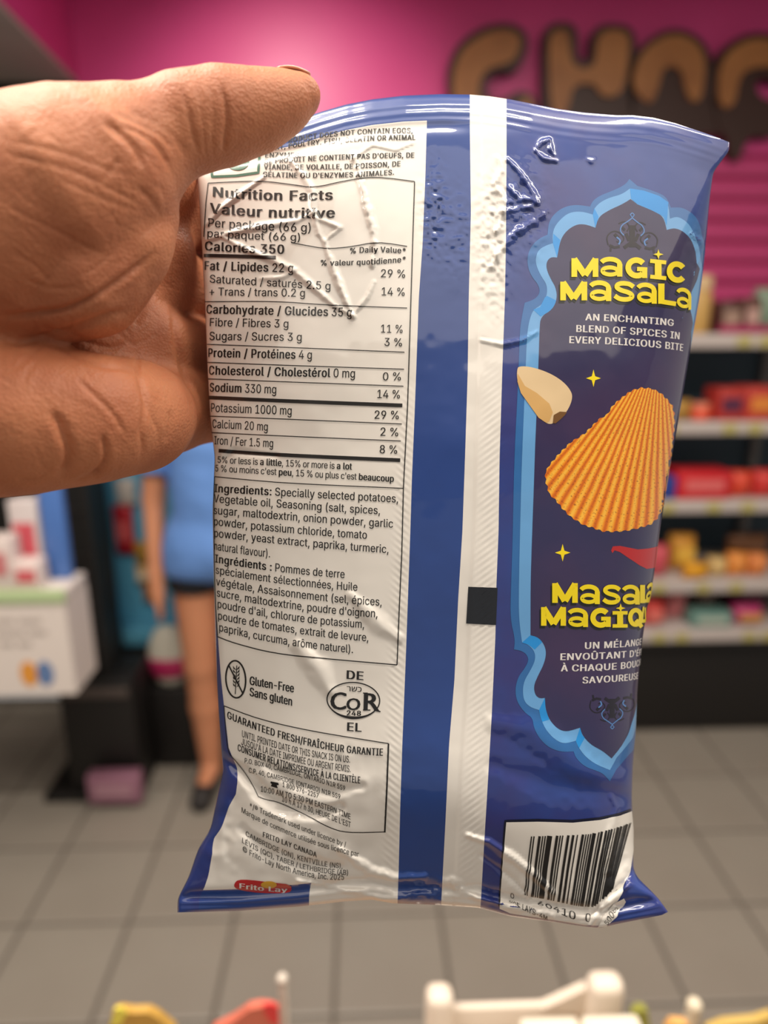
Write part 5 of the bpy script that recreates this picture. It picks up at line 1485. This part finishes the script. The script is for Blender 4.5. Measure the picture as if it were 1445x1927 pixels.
def counter_packet(name, pts, rgb, lab_, Y, tip=None, cat='packet', thick=.022):
    r = empty(name, lab_, cat, 'packets on the counter')
    q = [PY(x, y, Y) for x, y in pts]; xs2 = [p[0] for p in q]; cx_ = (min(xs2) + max(xs2)) / 2
    r.location = (cx_, Y, ctr_z)
    poly = [(p[0] - cx_, p[2] - ctr_z) for p in q] ; lowx0, lowx1 = poly[0][0], poly[-1][0]
    poly = [(lowx0, 0.0)] + poly + [(lowx1, 0.0)]
    n = len(poly)
    v = [(x, -thick / 2 * (.35 + .65 * (1 - z / max(p_[1] for p_ in poly))), z) for x, z in poly] + [(x, thick / 2 * (.35 + .65 * (1 - z / max(p_[1] for p_ in poly))), z) for x, z in poly]
    mesh_obj('packet_body', v, [tuple(range(n)), tuple(reversed(range(n, 2 * n)))] + [(i, n + i, n + (i + 1) % n, (i + 1) % n) for i in range(n)], mat('cp_%d_%d_%d' % rgb, rgb, rough=.35), r)
    if tip:
        tp, trgb = tip; q = [PY(x, y, Y - thick * .62) for x, y in tp]
        n = len(q); v = [(p[0] - cx_, p[1] - Y, p[2] - ctr_z) for p in q]; v += [(a, b + .002, c) for a, b, c in v]
        mesh_obj('packet_corner', v, [tuple(range(n)), tuple(reversed(range(n, 2 * n)))] + [(i, n + i, n + (i + 1) % n, (i + 1) % n) for i in range(n)], mat('ct_%d_%d_%d' % trgb, trgb, rough=.3), r)
    return r
counter_packet('yellow_packet', [(205, 1935), (214, 1900), (228, 1895), (250, 1899), (282, 1898), (300, 1908), (330, 1935)], (190, 150, 72), 'yellow gold packet standing at the lower left picture edge', .47, ([(207, 1932), (216, 1899), (230, 1897), (238, 1908), (226, 1930)], (236, 226, 96)))
counter_packet('red_packet', [(400, 1935), (440, 1914), (470, 1892), (490, 1888), (510, 1890), (524, 1897), (526, 1935)], (206, 112, 92), 'salmon red packet with bright corner at the lower picture edge', .47, ([(494, 1892), (512, 1890), (523, 1897), (524, 1928), (510, 1926), (498, 1908)], (228, 60, 66)))
counter_packet('green_packet', [(1186, 1935), (1190, 1902), (1202, 1893), (1216, 1897), (1222, 1935)], (146, 146, 70), 'olive green packet right of the cream tray', .47)
counter_packet('orange_packet', [(1252, 1935), (1262, 1920), (1290, 1922), (1300, 1935)], (226, 170, 100), 'orange packet beside the white stick at the lower right', .46)
counter_packet('yellow_packet', [(1330, 1935), (1360, 1922), (1420, 1916), (1450, 1905), (1475, 1935)], (190, 160, 84), 'dull yellow packet in the lower right picture corner', .46)
def stick(name, px, py0, py1, Y, rad, rgb, lab_, knob):
    a = PY(px, py0, Y); r = empty(name, lab_, 'stick'); r.location = (a[0], Y, ctr_z)
    mb = MB(); n = 12; hgt = a[2] - ctr_z
    for z in (0, hgt):
        for q in range(n): mb.v.append((rad * math.cos(2 * math.pi * q / n), rad * math.sin(2 * math.pi * q / n), z))
    mb.f = [(q, (q + 1) % n, n + (q + 1) % n, n + q) for q in range(n)] + [tuple(range(n, 2 * n)), tuple(reversed(range(n)))]
    mb.build('shaft', mat('stick_%d' % rgb[0], rgb, rough=.4), r, smooth=False)
    bm = bmesh.new(); bmesh.ops.create_uvsphere(bm, u_segments=12, v_segments=8, radius=rad * knob)
    me_ = bpy.data.meshes.new('rounded_end'); bm.to_mesh(me_); bm.free(); me_.materials.append(mat('stick_%d' % rgb[0], rgb, rough=.4))
    k_ = bpy.data.objects.new('rounded_end', me_); COL.objects.link(k_); k_.parent = r; k_.location = (0, 0, hgt)
stick('white_stick', 531, 1842, 1927, .50, .0042, (214, 204, 192), 'thin white stick standing up beside the salmon red packet', 1.25)
stick('white_stick', 1306, 1892, 1927, .48, .0065, (226, 214, 190), 'short white stick in the lower right among the yellow packets', 1.1)
